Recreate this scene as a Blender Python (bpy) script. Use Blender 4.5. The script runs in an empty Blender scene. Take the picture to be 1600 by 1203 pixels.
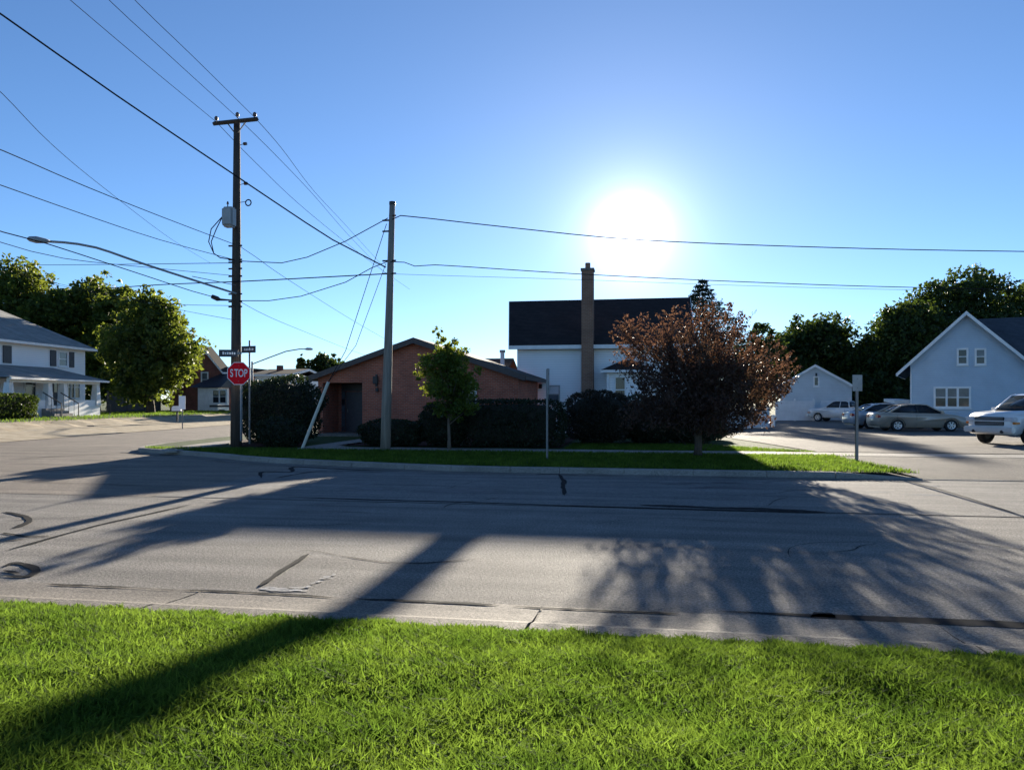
import bpy, bmesh, math, random
import numpy as np
from mathutils import Vector, Matrix

R = math.radians
S = bpy.context.scene
COL = S.collection

# ------------------------------------------------------------------ camera
F, H, HOR, YAW = 1202.0, 1.70, 625.0, R(10.0)
CY, SY = math.cos(YAW), math.sin(YAW)
cam_d = bpy.data.cameras.new('camera')
cam = bpy.data.objects.new('camera', cam_d)
COL.objects.link(cam)
cam_d.sensor_width = 36.0
cam_d.lens = 36.0 * F / 1600.0
cam_d.shift_y = (HOR - 601.5) / 1600.0
cam_d.clip_start, cam_d.clip_end = 0.05, 6000.0
cam.location = (0, 0, H)
cam.rotation_euler = (R(90), 0, YAW)
S.camera = cam

# ------------------------------------------------------------------ sun and sky
SUN_EL = R(12.18)
SUN_AZ = R(-1.2)                       # measured from +Y towards +X
sun_dir = Vector((math.sin(SUN_AZ) * math.cos(SUN_EL), math.cos(SUN_AZ) * math.cos(SUN_EL), math.sin(SUN_EL)))
ld = bpy.data.lights.new('sun', 'SUN')
ld.energy, ld.angle, ld.color = 5.0, R(0.53), (1.0, 0.90, 0.74)
lo = bpy.data.objects.new('sun', ld)
COL.objects.link(lo)
lo.rotation_euler = sun_dir.to_track_quat('Z', 'Y').to_euler()
lo.location = (0, 60, 40)

w = bpy.data.worlds.new('World')
S.world = w
w.use_nodes = True
nt = w.node_tree
N, L = nt.nodes, nt.links
N.clear()
out = N.new('ShaderNodeOutputWorld')
bg = N.new('ShaderNodeBackground')
sky = N.new('ShaderNodeTexSky')
sky.sky_type = 'NISHITA'
sky.sun_disc = False
sky.sun_elevation, sky.sun_rotation = SUN_EL, SUN_AZ
sky.air_density, sky.dust_density, sky.ozone_density = 0.7, 0.02, 4.0
bg.inputs[1].default_value = 0.061
L.new(sky.outputs[0], bg.inputs[0])
# the sun's own disc and the bright air round it, fixed to the sun's direction
tc = N.new('ShaderNodeTexCoord')
dt = N.new('ShaderNodeVectorMath'); dt.operation = 'DOT_PRODUCT'
nrm = N.new('ShaderNodeVectorMath'); nrm.operation = 'NORMALIZE'
L.new(tc.outputs['Generated'], nrm.inputs[0])
L.new(nrm.outputs[0], dt.inputs[0])
dt.inputs[1].default_value = sun_dir
mx = N.new('ShaderNodeMath'); mx.operation = 'MAXIMUM'; mx.inputs[1].default_value = 0.0
L.new(dt.outputs['Value'], mx.inputs[0])
last = bg.outputs[0]
for power, amp, colr in ((2100, 0.66, (1, 0.97, 0.92, 1)), (420, 0.20, (1, 0.98, 0.95, 1)), (60, 0.05, (1, 0.94, 0.84, 1)), (10, 0.022, (1, 0.95, 0.85, 1))):
    p = N.new('ShaderNodeMath'); p.operation = 'POWER'; p.inputs[1].default_value = power
    L.new(mx.outputs[0], p.inputs[0])
    m = N.new('ShaderNodeMath'); m.operation = 'MULTIPLY'; m.inputs[1].default_value = amp
    L.new(p.outputs[0], m.inputs[0])
    b = N.new('ShaderNodeBackground'); b.inputs[0].default_value = colr
    L.new(m.outputs[0], b.inputs[1])
    a = N.new('ShaderNodeAddShader')
    L.new(last, a.inputs[0]); L.new(b.outputs[0], a.inputs[1])
    last = a.outputs[0]
L.new(last, out.inputs[0])

S.view_settings.view_transform = 'Standard'
S.view_settings.look = 'None'
S.view_settings.gamma = 1.0
S.view_settings.use_curve_mapping = False
S.view_settings.exposure = 1.6
S.cycles.max_bounces = 8
S.cycles.transparent_max_bounces = 8

# ------------------------------------------------------------------ pixel helpers (photo is 1600 x 1203)
def W(px, py, D):
    tx = (px - 800.0) / F
    return Vector((D * (tx * CY - SY), D * (tx * SY + CY), H + (HOR - py) / F * D))
def G(px, py, z=0.0):
    return W(px, py, (H - z) * F / (py - HOR))
def D_at(px, Y):
    return Y / (CY + SY * (px - 800.0) / F)
def OY(px, py, Y):                      # point on the upright plane y = Y
    return W(px, py, D_at(px, Y))
def OX(px, Y):
    return OY(px, HOR, Y).x
def OZ(px, py, Y):
    return OY(px, py, Y).z

# ------------------------------------------------------------------ materials
MATS = {}
def _nodes(name):
    m = bpy.data.materials.new(name)
    m.use_nodes = True
    t = m.node_tree
    return m, t, t.nodes['Principled BSDF'], t.nodes['Material Output']
def ramp(t, fac, stops):
    r = t.nodes.new('ShaderNodeValToRGB')
    el = r.color_ramp.elements
    while len(el) < len(stops): el.new(0.5)
    for e, (p, c) in zip(el, stops):
        e.position = p
        e.color = (c[0], c[1], c[2], 1)
    t.links.new(fac, r.inputs[0])
    return r.outputs[0]
def noise(t, scale, detail=4, vec=None, rough=0.55):
    n = t.nodes.new('ShaderNodeTexNoise')
    n.inputs['Scale'].default_value = scale
    n.inputs['Detail'].default_value = detail
    n.inputs['Roughness'].default_value = rough
    if vec is not None: t.links.new(vec, n.inputs['Vector'])
    return n.outputs['Fac']
def coords(t, sc=(1, 1, 1), kind='Object'):
    c = t.nodes.new('ShaderNodeTexCoord')
    m = t.nodes.new('ShaderNodeMapping')
    m.inputs['Scale'].default_value = sc
    t.links.new(c.outputs[kind], m.inputs[0])
    return m.outputs[0]
def bump(t, h, bsdf, strength=0.3, dist=0.02):
    b = t.nodes.new('ShaderNodeBump')
    b.inputs['Strength'].default_value = strength
    b.inputs['Distance'].default_value = dist
    t.links.new(h, b.inputs['Height'])
    t.links.new(b.outputs[0], bsdf.inputs['Normal'])
def mul(t, a, b, fac=1.0, mode='MULTIPLY'):
    m = t.nodes.new('ShaderNodeMix'); m.data_type = 'RGBA'; m.blend_type = mode
    m.inputs[0].default_value = fac
    t.links.new(a, m.inputs[6])
    if isinstance(b, tuple): m.inputs[7].default_value = (*b, 1)
    else: t.links.new(b, m.inputs[7])
    return m.outputs[2]
def mat(name, col, rough=0.6, var=0.18, scale=6.0, metal=0.0, bmp=0.0, bscale=60.0, sc=(1, 1, 1), spec=0.5, coat=0.0):
    if name in MATS: return MATS[name]
    m, t, b, o = _nodes(name)
    v = coords(t, sc)
    lo_ = tuple(c * (1 - var) for c in col); hi = tuple(min(1, c * (1 + var)) for c in col)
    t.links.new(ramp(t, noise(t, scale, 6, v), ((0.3, lo_), (0.7, hi))), b.inputs['Base Color'])
    b.inputs['Roughness'].default_value = rough
    b.inputs['Metallic'].default_value = metal
    b.inputs['Specular IOR Level'].default_value = spec
    b.inputs['Coat Weight'].default_value = coat
    if bmp: bump(t, noise(t, bscale, 3, v), b, bmp)
    MATS[name] = m
    return m
def leaf_mat(name, dark, light, trans, tfac=0.45, rough=0.55, spec=0.3, patch=0.9):
    m, t, b, o = _nodes(name)
    g = t.nodes.new('ShaderNodeNewGeometry')
    pv = ramp(t, noise(t, patch, 3, coords(t)), ((0.36, (0.62, 0.68, 0.62)), (0.64, (1.12, 1.06, 1.0))))
    c = mul(t, ramp(t, g.outputs['Random Per Island'], ((0.0, dark), (1.0, light))), pv)
    t.links.new(c, b.inputs['Base Color'])
    b.inputs['Roughness'].default_value = rough
    b.inputs['Specular IOR Level'].default_value = spec
    tr = t.nodes.new('ShaderNodeBsdfTranslucent')
    k = ramp(t, g.outputs['Random Per Island'], ((0.0, tuple(x * 0.6 for x in trans)), (1.0, trans)))
    t.links.new(mul(t, k, pv), tr.inputs[0])
    mx_ = t.nodes.new('ShaderNodeMixShader'); mx_.inputs[0].default_value = tfac
    t.links.new(b.outputs[0], mx_.inputs[1]); t.links.new(tr.outputs[0], mx_.inputs[2])
    t.links.new(mx_.outputs[0], o.inputs[0])
    MATS[name] = m
    return m
def asphalt(name, base, coarse, streak=True, patch=0.25, bs=0.55, rough=0.62):
    m, t, b, o = _nodes(name)
    v = coords(t)
    fine = noise(t, 48 * coarse, 6, v, 0.85)
    big = noise(t, 0.9, 7, v, 0.65)
    st = noise(t, 1.0, 5, coords(t, (0.18, 2.6, 1)))
    c1 = ramp(t, fine, ((0.38, tuple(x * 0.35 for x in base)), (0.5, base), (0.62, tuple(min(1, x * 1.9) for x in base))))
    c2 = ramp(t, big, ((0.34, (1 - patch * 1.1,) * 3), (0.7, (1 + 0 * patch,) * 3)))
    c3 = ramp(t, st, ((0.35, (0.66, 0.66, 0.67)), (0.65, (1, 1, 1))))
    c = mul(t, c1, c2)
    if streak: c = mul(t, c, c3)
    t.links.new(c, b.inputs['Base Color'])
    b.inputs['Roughness'].default_value = rough
    b.inputs['Specular IOR Level'].default_value = 0.24
    bump(t, noise(t, 42 * coarse, 5, v, 0.8), b, bs, 0.03)
    MATS[name] = m
    return m
def wall_vec(t, sx=1.0, sz=1.0):
    c = t.nodes.new('ShaderNodeTexCoord')
    s = t.nodes.new('ShaderNodeSeparateXYZ'); t.links.new(c.outputs['Object'], s.inputs[0])
    a = t.nodes.new('ShaderNodeMath'); t.links.new(s.outputs[0], a.inputs[0]); t.links.new(s.outputs[1], a.inputs[1])
    k = t.nodes.new('ShaderNodeCombineXYZ'); t.links.new(a.outputs[0], k.inputs[0]); t.links.new(s.outputs[2], k.inputs[1])
    return k.outputs[0], s
def brick_mat(name, c1, c2, mortar, bw=0.21, bh=0.072):
    m, t, b, o = _nodes(name)
    v, _ = wall_vec(t)
    br = t.nodes.new('ShaderNodeTexBrick')
    br.inputs['Scale'].default_value = 1.0
    br.inputs['Brick Width'].default_value = bw
    br.inputs['Row Height'].default_value = bh
    br.inputs['Mortar Size'].default_value = 0.007
    br.inputs['Bias'].default_value = -0.1
    for i, c in (('Color1', c1), ('Color2', c2), ('Mortar', mortar)): br.inputs[i].default_value = (*c, 1)
    t.links.new(v, br.inputs['Vector'])
    patch = ramp(t, noise(t, 1.3, 6, v), ((0.3, (0.68, 0.68, 0.68)), (0.7, (1, 1, 1))))
    t.links.new(mul(t, br.outputs['Color'], patch), b.inputs['Base Color'])
    b.inputs['Roughness'].default_value = 0.85
    bump(t, br.outputs['Fac'], b, -0.5, 0.01)
    MATS[name] = m
    return m
def siding_mat(name, col, board=0.12, dirt=0.16):
    m, t, b, o = _nodes(name)
    v, s = wall_vec(t)
    md = t.nodes.new('ShaderNodeMath'); md.operation = 'MULTIPLY'; md.inputs[1].default_value = 1 / board
    t.links.new(s.outputs[2], md.inputs[0])
    fr = t.nodes.new('ShaderNodeMath'); fr.operation = 'FRACT'; t.links.new(md.outputs[0], fr.inputs[0])
    lap = ramp(t, fr.outputs[0], ((0.0, (0.62,) * 3), (0.10, (0.95,) * 3), (1.0, (1, 1, 1))))
    gr = ramp(t, noise(t, 0.9, 6, v), ((0.3, (1 - dirt,) * 3), (0.7, (1, 1, 1))))
    c = t.nodes.new('ShaderNodeRGB'); c.outputs[0].default_value = (*col, 1)
    t.links.new(mul(t, mul(t, c.outputs[0], lap), gr), b.inputs['Base Color'])
    b.inputs['Roughness'].default_value = 0.55
    iv = t.nodes.new('ShaderNodeMath'); iv.operation = 'SUBTRACT'; iv.inputs[0].default_value = 1.0
    t.links.new(fr.outputs[0], iv.inputs[1])
    bump(t, iv.outputs[0], b, 0.6, 0.012)
    MATS[name] = m
    return m
def shingle_mat(name, c1, c2):
    m, t, b, o = _nodes(name)
    c = t.nodes.new('ShaderNodeTexCoord')
    s = t.nodes.new('ShaderNodeSeparateXYZ'); t.links.new(c.outputs['Object'], s.inputs[0])
    a = t.nodes.new('ShaderNodeMath'); t.links.new(s.outputs[0], a.inputs[0]); t.links.new(s.outputs[1], a.inputs[1])
    k = t.nodes.new('ShaderNodeCombineXYZ'); t.links.new(a.outputs[0], k.inputs[0]); t.links.new(s.outputs[2], k.inputs[1])
    br = t.nodes.new('ShaderNodeTexBrick'); br.inputs['Scale'].default_value = 1
    br.inputs['Brick Width'].default_value = 0.33; br.inputs['Row Height'].default_value = 0.085
    br.inputs['Mortar Size'].default_value = 0.006
    for i, q in (('Color1', c1), ('Color2', c2), ('Mortar', tuple(x * 0.45 for x in c1))): br.inputs[i].default_value = (*q, 1)
    t.links.new(k.outputs[0], br.inputs['Vector'])
    gr = ramp(t, noise(t, 1.2, 6, k.outputs[0]), ((0.3, (0.7,) * 3), (0.7, (1, 1, 1))))
    t.links.new(mul(t, br.outputs['Color'], gr), b.inputs['Base Color'])
    b.inputs['Roughness'].default_value = 0.95
    b.inputs['Specular IOR Level'].default_value = 0.25
    bump(t, br.outputs['Fac'], b, -0.4, 0.01)
    MATS[name] = m
    return m
def soil_mat(name, a, b_, c_, scale=1.5, bs=0.5):
    m, t, b, o = _nodes(name)
    v = coords(t)
    t.links.new(mul(t, ramp(t, noise(t, scale, 8, v, 0.65), ((0.3, a), (0.52, b_), (0.72, c_))),
                    ramp(t, noise(t, 40, 4, v), ((0.3, (0.7,) * 3), (0.7, (1, 1, 1))))), b.inputs['Base Color'])
    b.inputs['Roughness'].default_value = 0.95
    b.inputs['Specular IOR Level'].default_value = 0.2
    bump(t, noise(t, 25, 5, v), b, bs, 0.05)
    MATS[name] = m
    return m
def glass_mat(name, col, rough=0.08):
    m, t, b, o = _nodes(name)
    v = coords(t)
    t.links.new(ramp(t, noise(t, 1.4, 3, v), ((0.35, tuple(x * 0.6 for x in col)), (0.65, col))), b.inputs['Base Color'])
    b.inputs['Roughness'].default_value = rough
    b.inputs['Specular IOR Level'].default_value = 0.45
    MATS[name] = m
    return m

A_NEAR = asphalt('asphalt_coarse', (0.31, 0.288, 0.260), 0.8, bs=1.0, rough=0.9)
A_FAR = asphalt('asphalt_fine', (0.25, 0.235, 0.215), 1.2, patch=0.2, bs=0.5, rough=0.9)
A_SIDE = asphalt('asphalt_brown', (0.265, 0.225, 0.185), 0.8, patch=0.22, bs=0.6, rough=0.9)
A_LOT = asphalt('asphalt_lot', (0.170, 0.152, 0.132), 1.0, streak=False, patch=0.3, bs=0.5, rough=0.9)
TAR = mat('tar', (0.022, 0.022, 0.023), 0.9, 0.3, 9, spec=0.05)
CONC = asphalt('concrete', (0.32, 0.295, 0.26), 1.4, streak=False, patch=0.3, bs=0.25, rough=0.8)
CONC_D = asphalt('concrete_dirty', (0.23, 0.205, 0.175), 1.0, streak=False, patch=0.4, bs=0.5, rough=0.85)
PAINT_OLD = soil_mat('worn_white_paint', (0.2, 0.19, 0.18), (0.5, 0.49, 0.47), (0.68, 0.67, 0.64), 7, 0.2)
SOIL = soil_mat('lawn_soil', (0.016, 0.024, 0.007), (0.028, 0.042, 0.010), (0.045, 0.060, 0.016), 3)
TURF = soil_mat('turf', (0.030, 0.052, 0.012), (0.045, 0.080, 0.018), (0.075, 0.105, 0.028), 2.5)
MULCH = soil_mat('bark_mulch', (0.030, 0.012, 0.008), (0.060, 0.022, 0.013), (0.09, 0.036, 0.02), 7)
SAND = soil_mat('sandy_dirt', (0.30, 0.23, 0.15), (0.48, 0.40, 0.28), (0.60, 0.52, 0.39), 1.3)
BRICK = brick_mat('red_brick', (0.54, 0.140, 0.070), (0.36, 0.090, 0.048), (0.40, 0.28, 0.22))
BRICK_OLD = brick_mat('old_red_brick', (0.30, 0.070, 0.045), (0.22, 0.05, 0.035), (0.26, 0.20, 0.17))
BRICK_CH = brick_mat('tan_brick', (0.30, 0.155, 0.095), (0.25, 0.12, 0.075), (0.33, 0.26, 0.20))
SIDE_W = siding_mat('white_siding', (0.93, 0.93, 0.92), dirt=0.06)
SIDE_B = siding_mat('blue_siding', (0.50, 0.61, 0.70), 0.115)
SIDE_LB = siding_mat('pale_blue_siding', (0.62, 0.69, 0.73), 0.13)
SH_DARK = shingle_mat('dark_shingles', (0.030, 0.024, 0.024), (0.044, 0.034, 0.033))
SH_GREY = shingle_mat('grey_shingles', (0.36, 0.355, 0.33), (0.28, 0.275, 0.26))
SH_BLUE = shingle_mat('slate_shingles', (0.10, 0.11, 0.125), (0.075, 0.082, 0.095))
SH_BROWN = shingle_mat('brown_shingles', (0.10, 0.085, 0.078), (0.075, 0.062, 0.056))
WHITE = mat('white_paint', (0.80, 0.80, 0.78), 0.5, 0.08, 3)
TRIM_BR = mat('brown_trim', (0.075, 0.060, 0.055), 0.6, 0.15)
VINYL = mat('white_vinyl', (0.72, 0.73, 0.74), 0.4, 0.08, 2)
DOOR_D = mat('dark_door_paint', (0.055, 0.050, 0.062), 0.45, 0.15)
NAVY = mat('navy_shutter', (0.020, 0.023, 0.034), 0.5, 0.2)
GLASS = glass_mat('window_glass', (0.030, 0.038, 0.048))
GLASS_C = glass_mat('curtained_glass', (0.12, 0.145, 0.175), 0.12)
BLIND = mat('window_blind', (0.58, 0.60, 0.62), 0.7, 0.12, 12, sc=(1, 1, 6))
WOOD_P = mat('pole_wood', (0.070, 0.052, 0.040), 0.9, 0.4, 3, bmp=0.5, bscale=12, sc=(6, 6, 0.35))
WOOD_G = mat('weathered_pole_wood', (0.26, 0.225, 0.185), 0.9, 0.35, 3, bmp=0.5, bscale=12, sc=(6, 6, 0.35))
BARK = mat('bark', (0.085, 0.064, 0.048), 0.95, 0.4, 5, bmp=0.7, bscale=18, sc=(3, 3, 0.6))
BARK_P = mat('young_bark', (0.15, 0.115, 0.085), 0.9, 0.3, 5, bmp=0.5, bscale=20, sc=(3, 3, 0.6))
STEEL = mat('galvanised_steel', (0.24, 0.24, 0.235), 0.6, 0.15, 9, metal=0.7)
GREYM = mat('grey_metal', (0.33, 0.34, 0.34), 0.5, 0.12, 4, metal=0.2)
BLACKM = mat('black_fitting', (0.025, 0.025, 0.027), 0.5, 0.2)
CABLE = mat('cable', (0.022, 0.023, 0.028), 1.0, 0.2, spec=0.0)
CERAM = mat('brown_ceramic', (0.10, 0.045, 0.03), 0.25, 0.15)
SIGN_R = mat('sign_red', (0.95, 0.010, 0.022), 0.6, 0.04, 3, spec=0.1)
SIGN_W = mat('sign_white', (0.85, 0.85, 0.85), 0.4, 0.04, 3)
SIGN_BK = mat('sign_dark', (0.018, 0.022, 0.035), 0.45, 0.1)
GUARD = mat('guy_guard_plastic', (0.60, 0.57, 0.48), 0.5, 0.12)
FENCE_D = mat('dark_fence_wood', (0.085, 0.075, 0.068), 0.9, 0.3, 4, sc=(4, 4, 0.5))
ORANGE = mat('orange_plastic', (0.55, 0.16, 0.03), 0.5, 0.15)
RUBBER = mat('tyre_rubber', (0.018, 0.018, 0.019), 0.8, 0.2)
ALLOY = mat('alloy_rim', (0.50, 0.51, 0.53), 0.35, 0.1, 4, metal=0.8)
CHROME = mat('chrome', (0.80, 0.81, 0.82), 0.3, 0.05, 4, metal=0.5)
CAR_TAN = mat('tan_car_paint', (0.46, 0.39, 0.31), 0.35, 0.05, 2, metal=0.15, coat=0.8)
CAR_SIL = mat('silver_blue_car_paint', (0.44, 0.49, 0.55), 0.35, 0.05, 2, metal=0.15, coat=0.8)
CAR_WHT = mat('white_car_paint', (0.78, 0.78, 0.78), 0.35, 0.04, 2, coat=0.8)
CAR_GLS = glass_mat('car_glass', (0.030, 0.040, 0.052), 0.05)
LAMP_R = mat('tail_lamp_red', (0.40, 0.02, 0.02), 0.25, 0.1)
LAMP_C = mat('head_lamp_clear', (0.65, 0.67, 0.70), 0.15, 0.1)
LAMP_O = mat('marker_orange', (0.70, 0.22, 0.03), 0.3, 0.1)
GRILLE = mat('grille_dark', (0.03, 0.03, 0.033), 0.4, 0.2)
GRASS = leaf_mat('grass_blade', (0.018, 0.055, 0.010), (0.105, 0.160, 0.028), (0.225, 0.36, 0.045), 0.5, 0.75, 0.06, 2.2)
L_OAK = leaf_mat('leaf_dark_green', (0.022, 0.040, 0.010), (0.055, 0.085, 0.022), (0.10, 0.15, 0.02), 0.35)
L_MAP = leaf_mat('leaf_olive', (0.042, 0.072, 0.016), (0.115, 0.145, 0.032), (0.26, 0.32, 0.04), 0.45)
L_YNG = leaf_mat('leaf_bright_green', (0.045, 0.085, 0.014), (0.10, 0.150, 0.028), (0.30, 0.36, 0.04), 0.45)
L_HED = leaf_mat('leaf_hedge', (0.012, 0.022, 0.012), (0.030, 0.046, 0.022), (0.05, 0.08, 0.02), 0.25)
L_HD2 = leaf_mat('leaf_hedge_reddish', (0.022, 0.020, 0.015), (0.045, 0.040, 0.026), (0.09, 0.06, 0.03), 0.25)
L_PLM = leaf_mat('leaf_plum', (0.034, 0.016, 0.016), (0.100, 0.062, 0.048), (0.20, 0.105, 0.065), 0.36)
L_SPR = leaf_mat('spruce_needles', (0.022, 0.036, 0.026), (0.055, 0.075, 0.055), (0.05, 0.07, 0.04), 0.2)
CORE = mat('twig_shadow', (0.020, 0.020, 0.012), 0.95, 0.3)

# ------------------------------------------------------------------ building helpers
def tag(o, label=None, cat=None, group=None, kind=None):
    if label: o['label'] = label
    if cat: o['category'] = cat
    if group: o['group'] = group
    if kind: o['kind'] = kind
    return o
def thing(name, label, cat, loc=(0, 0, 0), rz=0.0, group=None):
    o = bpy.data.objects.new(name, None)
    COL.objects.link(o)
    o.location = loc
    o.rotation_euler = (0, 0, rz)
    o.empty_display_size = 0.2
    return tag(o, label, cat, group)
def np_mesh(name, v, quads=None, tris=None):
    me = bpy.data.meshes.new(name)
    nq = 0 if quads is None else len(quads)
    ntr = 0 if tris is None else len(tris)
    me.vertices.add(len(v))
    me.vertices.foreach_set('co', np.ascontiguousarray(v, dtype=np.float32).ravel())
    idx = []
    if nq: idx.append(np.asarray(quads, dtype=np.int32).ravel())
    if ntr: idx.append(np.asarray(tris, dtype=np.int32).ravel())
    idx = np.concatenate(idx)
    me.loops.add(len(idx))
    me.loops.foreach_set('vertex_index', idx)
    me.polygons.add(nq + ntr)
    st = np.concatenate([np.arange(nq) * 4, nq * 4 + np.arange(ntr) * 3]).astype(np.int32)
    me.polygons.foreach_set('loop_start', st)
    me.update(calc_edges=True)
    return me
def link(name, me, m, parent=None):
    o = bpy.data.objects.new(name, me)
    COL.objects.link(o)
    if m is not None and len(me.materials) == 0: me.materials.append(m)
    o.parent = parent
    return o
class MB:
    def __init__(self): self.v, self.f = [], []
    def add(self, vs, fs):
        n = len(self.v)
        self.v += [tuple(p) for p in vs]
        self.f += [tuple(i + n for i in f) for f in fs]
        return self
    def box(self, a, b):
        x0, y0, z0 = (min(a[i], b[i]) for i in range(3)); x1, y1, z1 = (max(a[i], b[i]) for i in range(3))
        return self.add([(x0, y0, z0), (x1, y0, z0), (x1, y1, z0), (x0, y1, z0), (x0, y0, z1), (x1, y0, z1), (x1, y1, z1), (x0, y1, z1)],
                        [(0, 3, 2, 1), (4, 5, 6, 7), (0, 1, 5, 4), (1, 2, 6, 5), (2, 3, 7, 6), (3, 0, 4, 7)])
    def prism(self, poly, y0, y1):       # polygon in x,z pushed along y
        n = len(poly)
        vs = [(x, y0, z) for x, z in poly] + [(x, y1, z) for x, z in poly]
        fs = [tuple(range(n)), tuple(range(2 * n - 1, n - 1, -1))]
        fs += [(i, i + n, (i + 1) % n + n, (i + 1) % n) for i in range(n)]
        return self.add(vs, fs)
    def slab(self, q, t):               # a quad pushed along -z by t
        vs = [tuple(p) for p in q] + [(p[0], p[1], p[2] - t) for p in q]
        n = len(q)
        return self.add(vs, [tuple(range(n)), tuple(range(2 * n - 1, n - 1, -1))] + [(i, i + n, (i + 1) % n + n, (i + 1) % n) for i in range(n)])
    def tube(self, pts, rad, n=8, caps=True):
        pts = [Vector(p) for p in pts]
        if not isinstance(rad, (list, tuple)): rad = [rad] * len(pts)
        base = len(self.v)
        ref = None
        for i, p in enumerate(pts):
            d = (pts[min(i + 1, len(pts) - 1)] - pts[max(i - 1, 0)]).normalized()
            if ref is None:
                ref = Vector((1, 0, 0)) if abs(d.x) < 0.9 else Vector((0, 1, 0))
            a = (ref - d * ref.dot(d)).normalized(); b = d.cross(a); ref = a
            for k in range(n):
                g = 2 * math.pi * k / n
                self.v.append(tuple(p + (a * math.cos(g) + b * math.sin(g)) * rad[i]))
        for i in range(len(pts) - 1):
            for k in range(n):
                self.f.append((base + i * n + k, base + i * n + (k + 1) % n, base + (i + 1) * n + (k + 1) % n, base + (i + 1) * n + k))
        if caps:
            self.f.append(tuple(base + k for k in range(n - 1, -1, -1)))
            self.f.append(tuple(base + (len(pts) - 1) * n + k for k in range(n)))
        return self
    def build(self, name, m, parent=None, bevel=0.0, smooth=False, seg=2):
        me = bpy.data.meshes.new(name)
        me.from_pydata(self.v, [], self.f)
        bm = bmesh.new(); bm.from_mesh(me)
        bmesh.ops.recalc_face_normals(bm, faces=bm.faces)
        if bevel:
            ed = [e for e in bm.edges if len(e.link_faces) == 2 and e.calc_face_angle(0) > 0.35]
            bmesh.ops.bevel(bm, geom=ed, offset=bevel, segments=seg, affect='EDGES', clamp_overlap=True)
        bm.to_mesh(me); bm.free()
        if smooth:
            for p in me.polygons: p.use_smooth = True
        return link(name, me, m, parent)
def sheet(name, pts, m, parent=None, kind='structure'):
    o = MB().add(pts, [tuple(range(len(pts)))]).build(name, m, parent)
    for p in o.data.polygons:
        if p.normal.z < 0: o.data.flip_normals(); break
    if parent is None: tag(o, kind=kind)
    return o

def leaves_mesh(name, P, size, m, parent, rng, aspect=0.6, updown=None):
    n = len(P)
    a = rng.normal(size=(n, 3)); a /= np.linalg.norm(a, axis=1)[:, None]
    b = rng.normal(size=(n, 3)); b -= a * (a * b).sum(1)[:, None]; b /= np.linalg.norm(b, axis=1)[:, None]
    s = (size * rng.uniform(0.45, 1.5, n))[:, None]
    v = np.empty((n, 4, 3))
    v[:, 0] = P - a * s * 0.5; v[:, 1] = P + b * s * 0.5 * aspect
    v[:, 2] = P + a * s * 0.5; v[:, 3] = P - b * s * 0.5 * aspect
    me = np_mesh(name, v.reshape(-1, 3), np.arange(4 * n).reshape(n, 4))
    return link(name, me, m, parent)

def ball(rng, n):
    d = rng.normal(size=(n, 3)); d /= np.linalg.norm(d, axis=1)[:, None]
    return d

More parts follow.
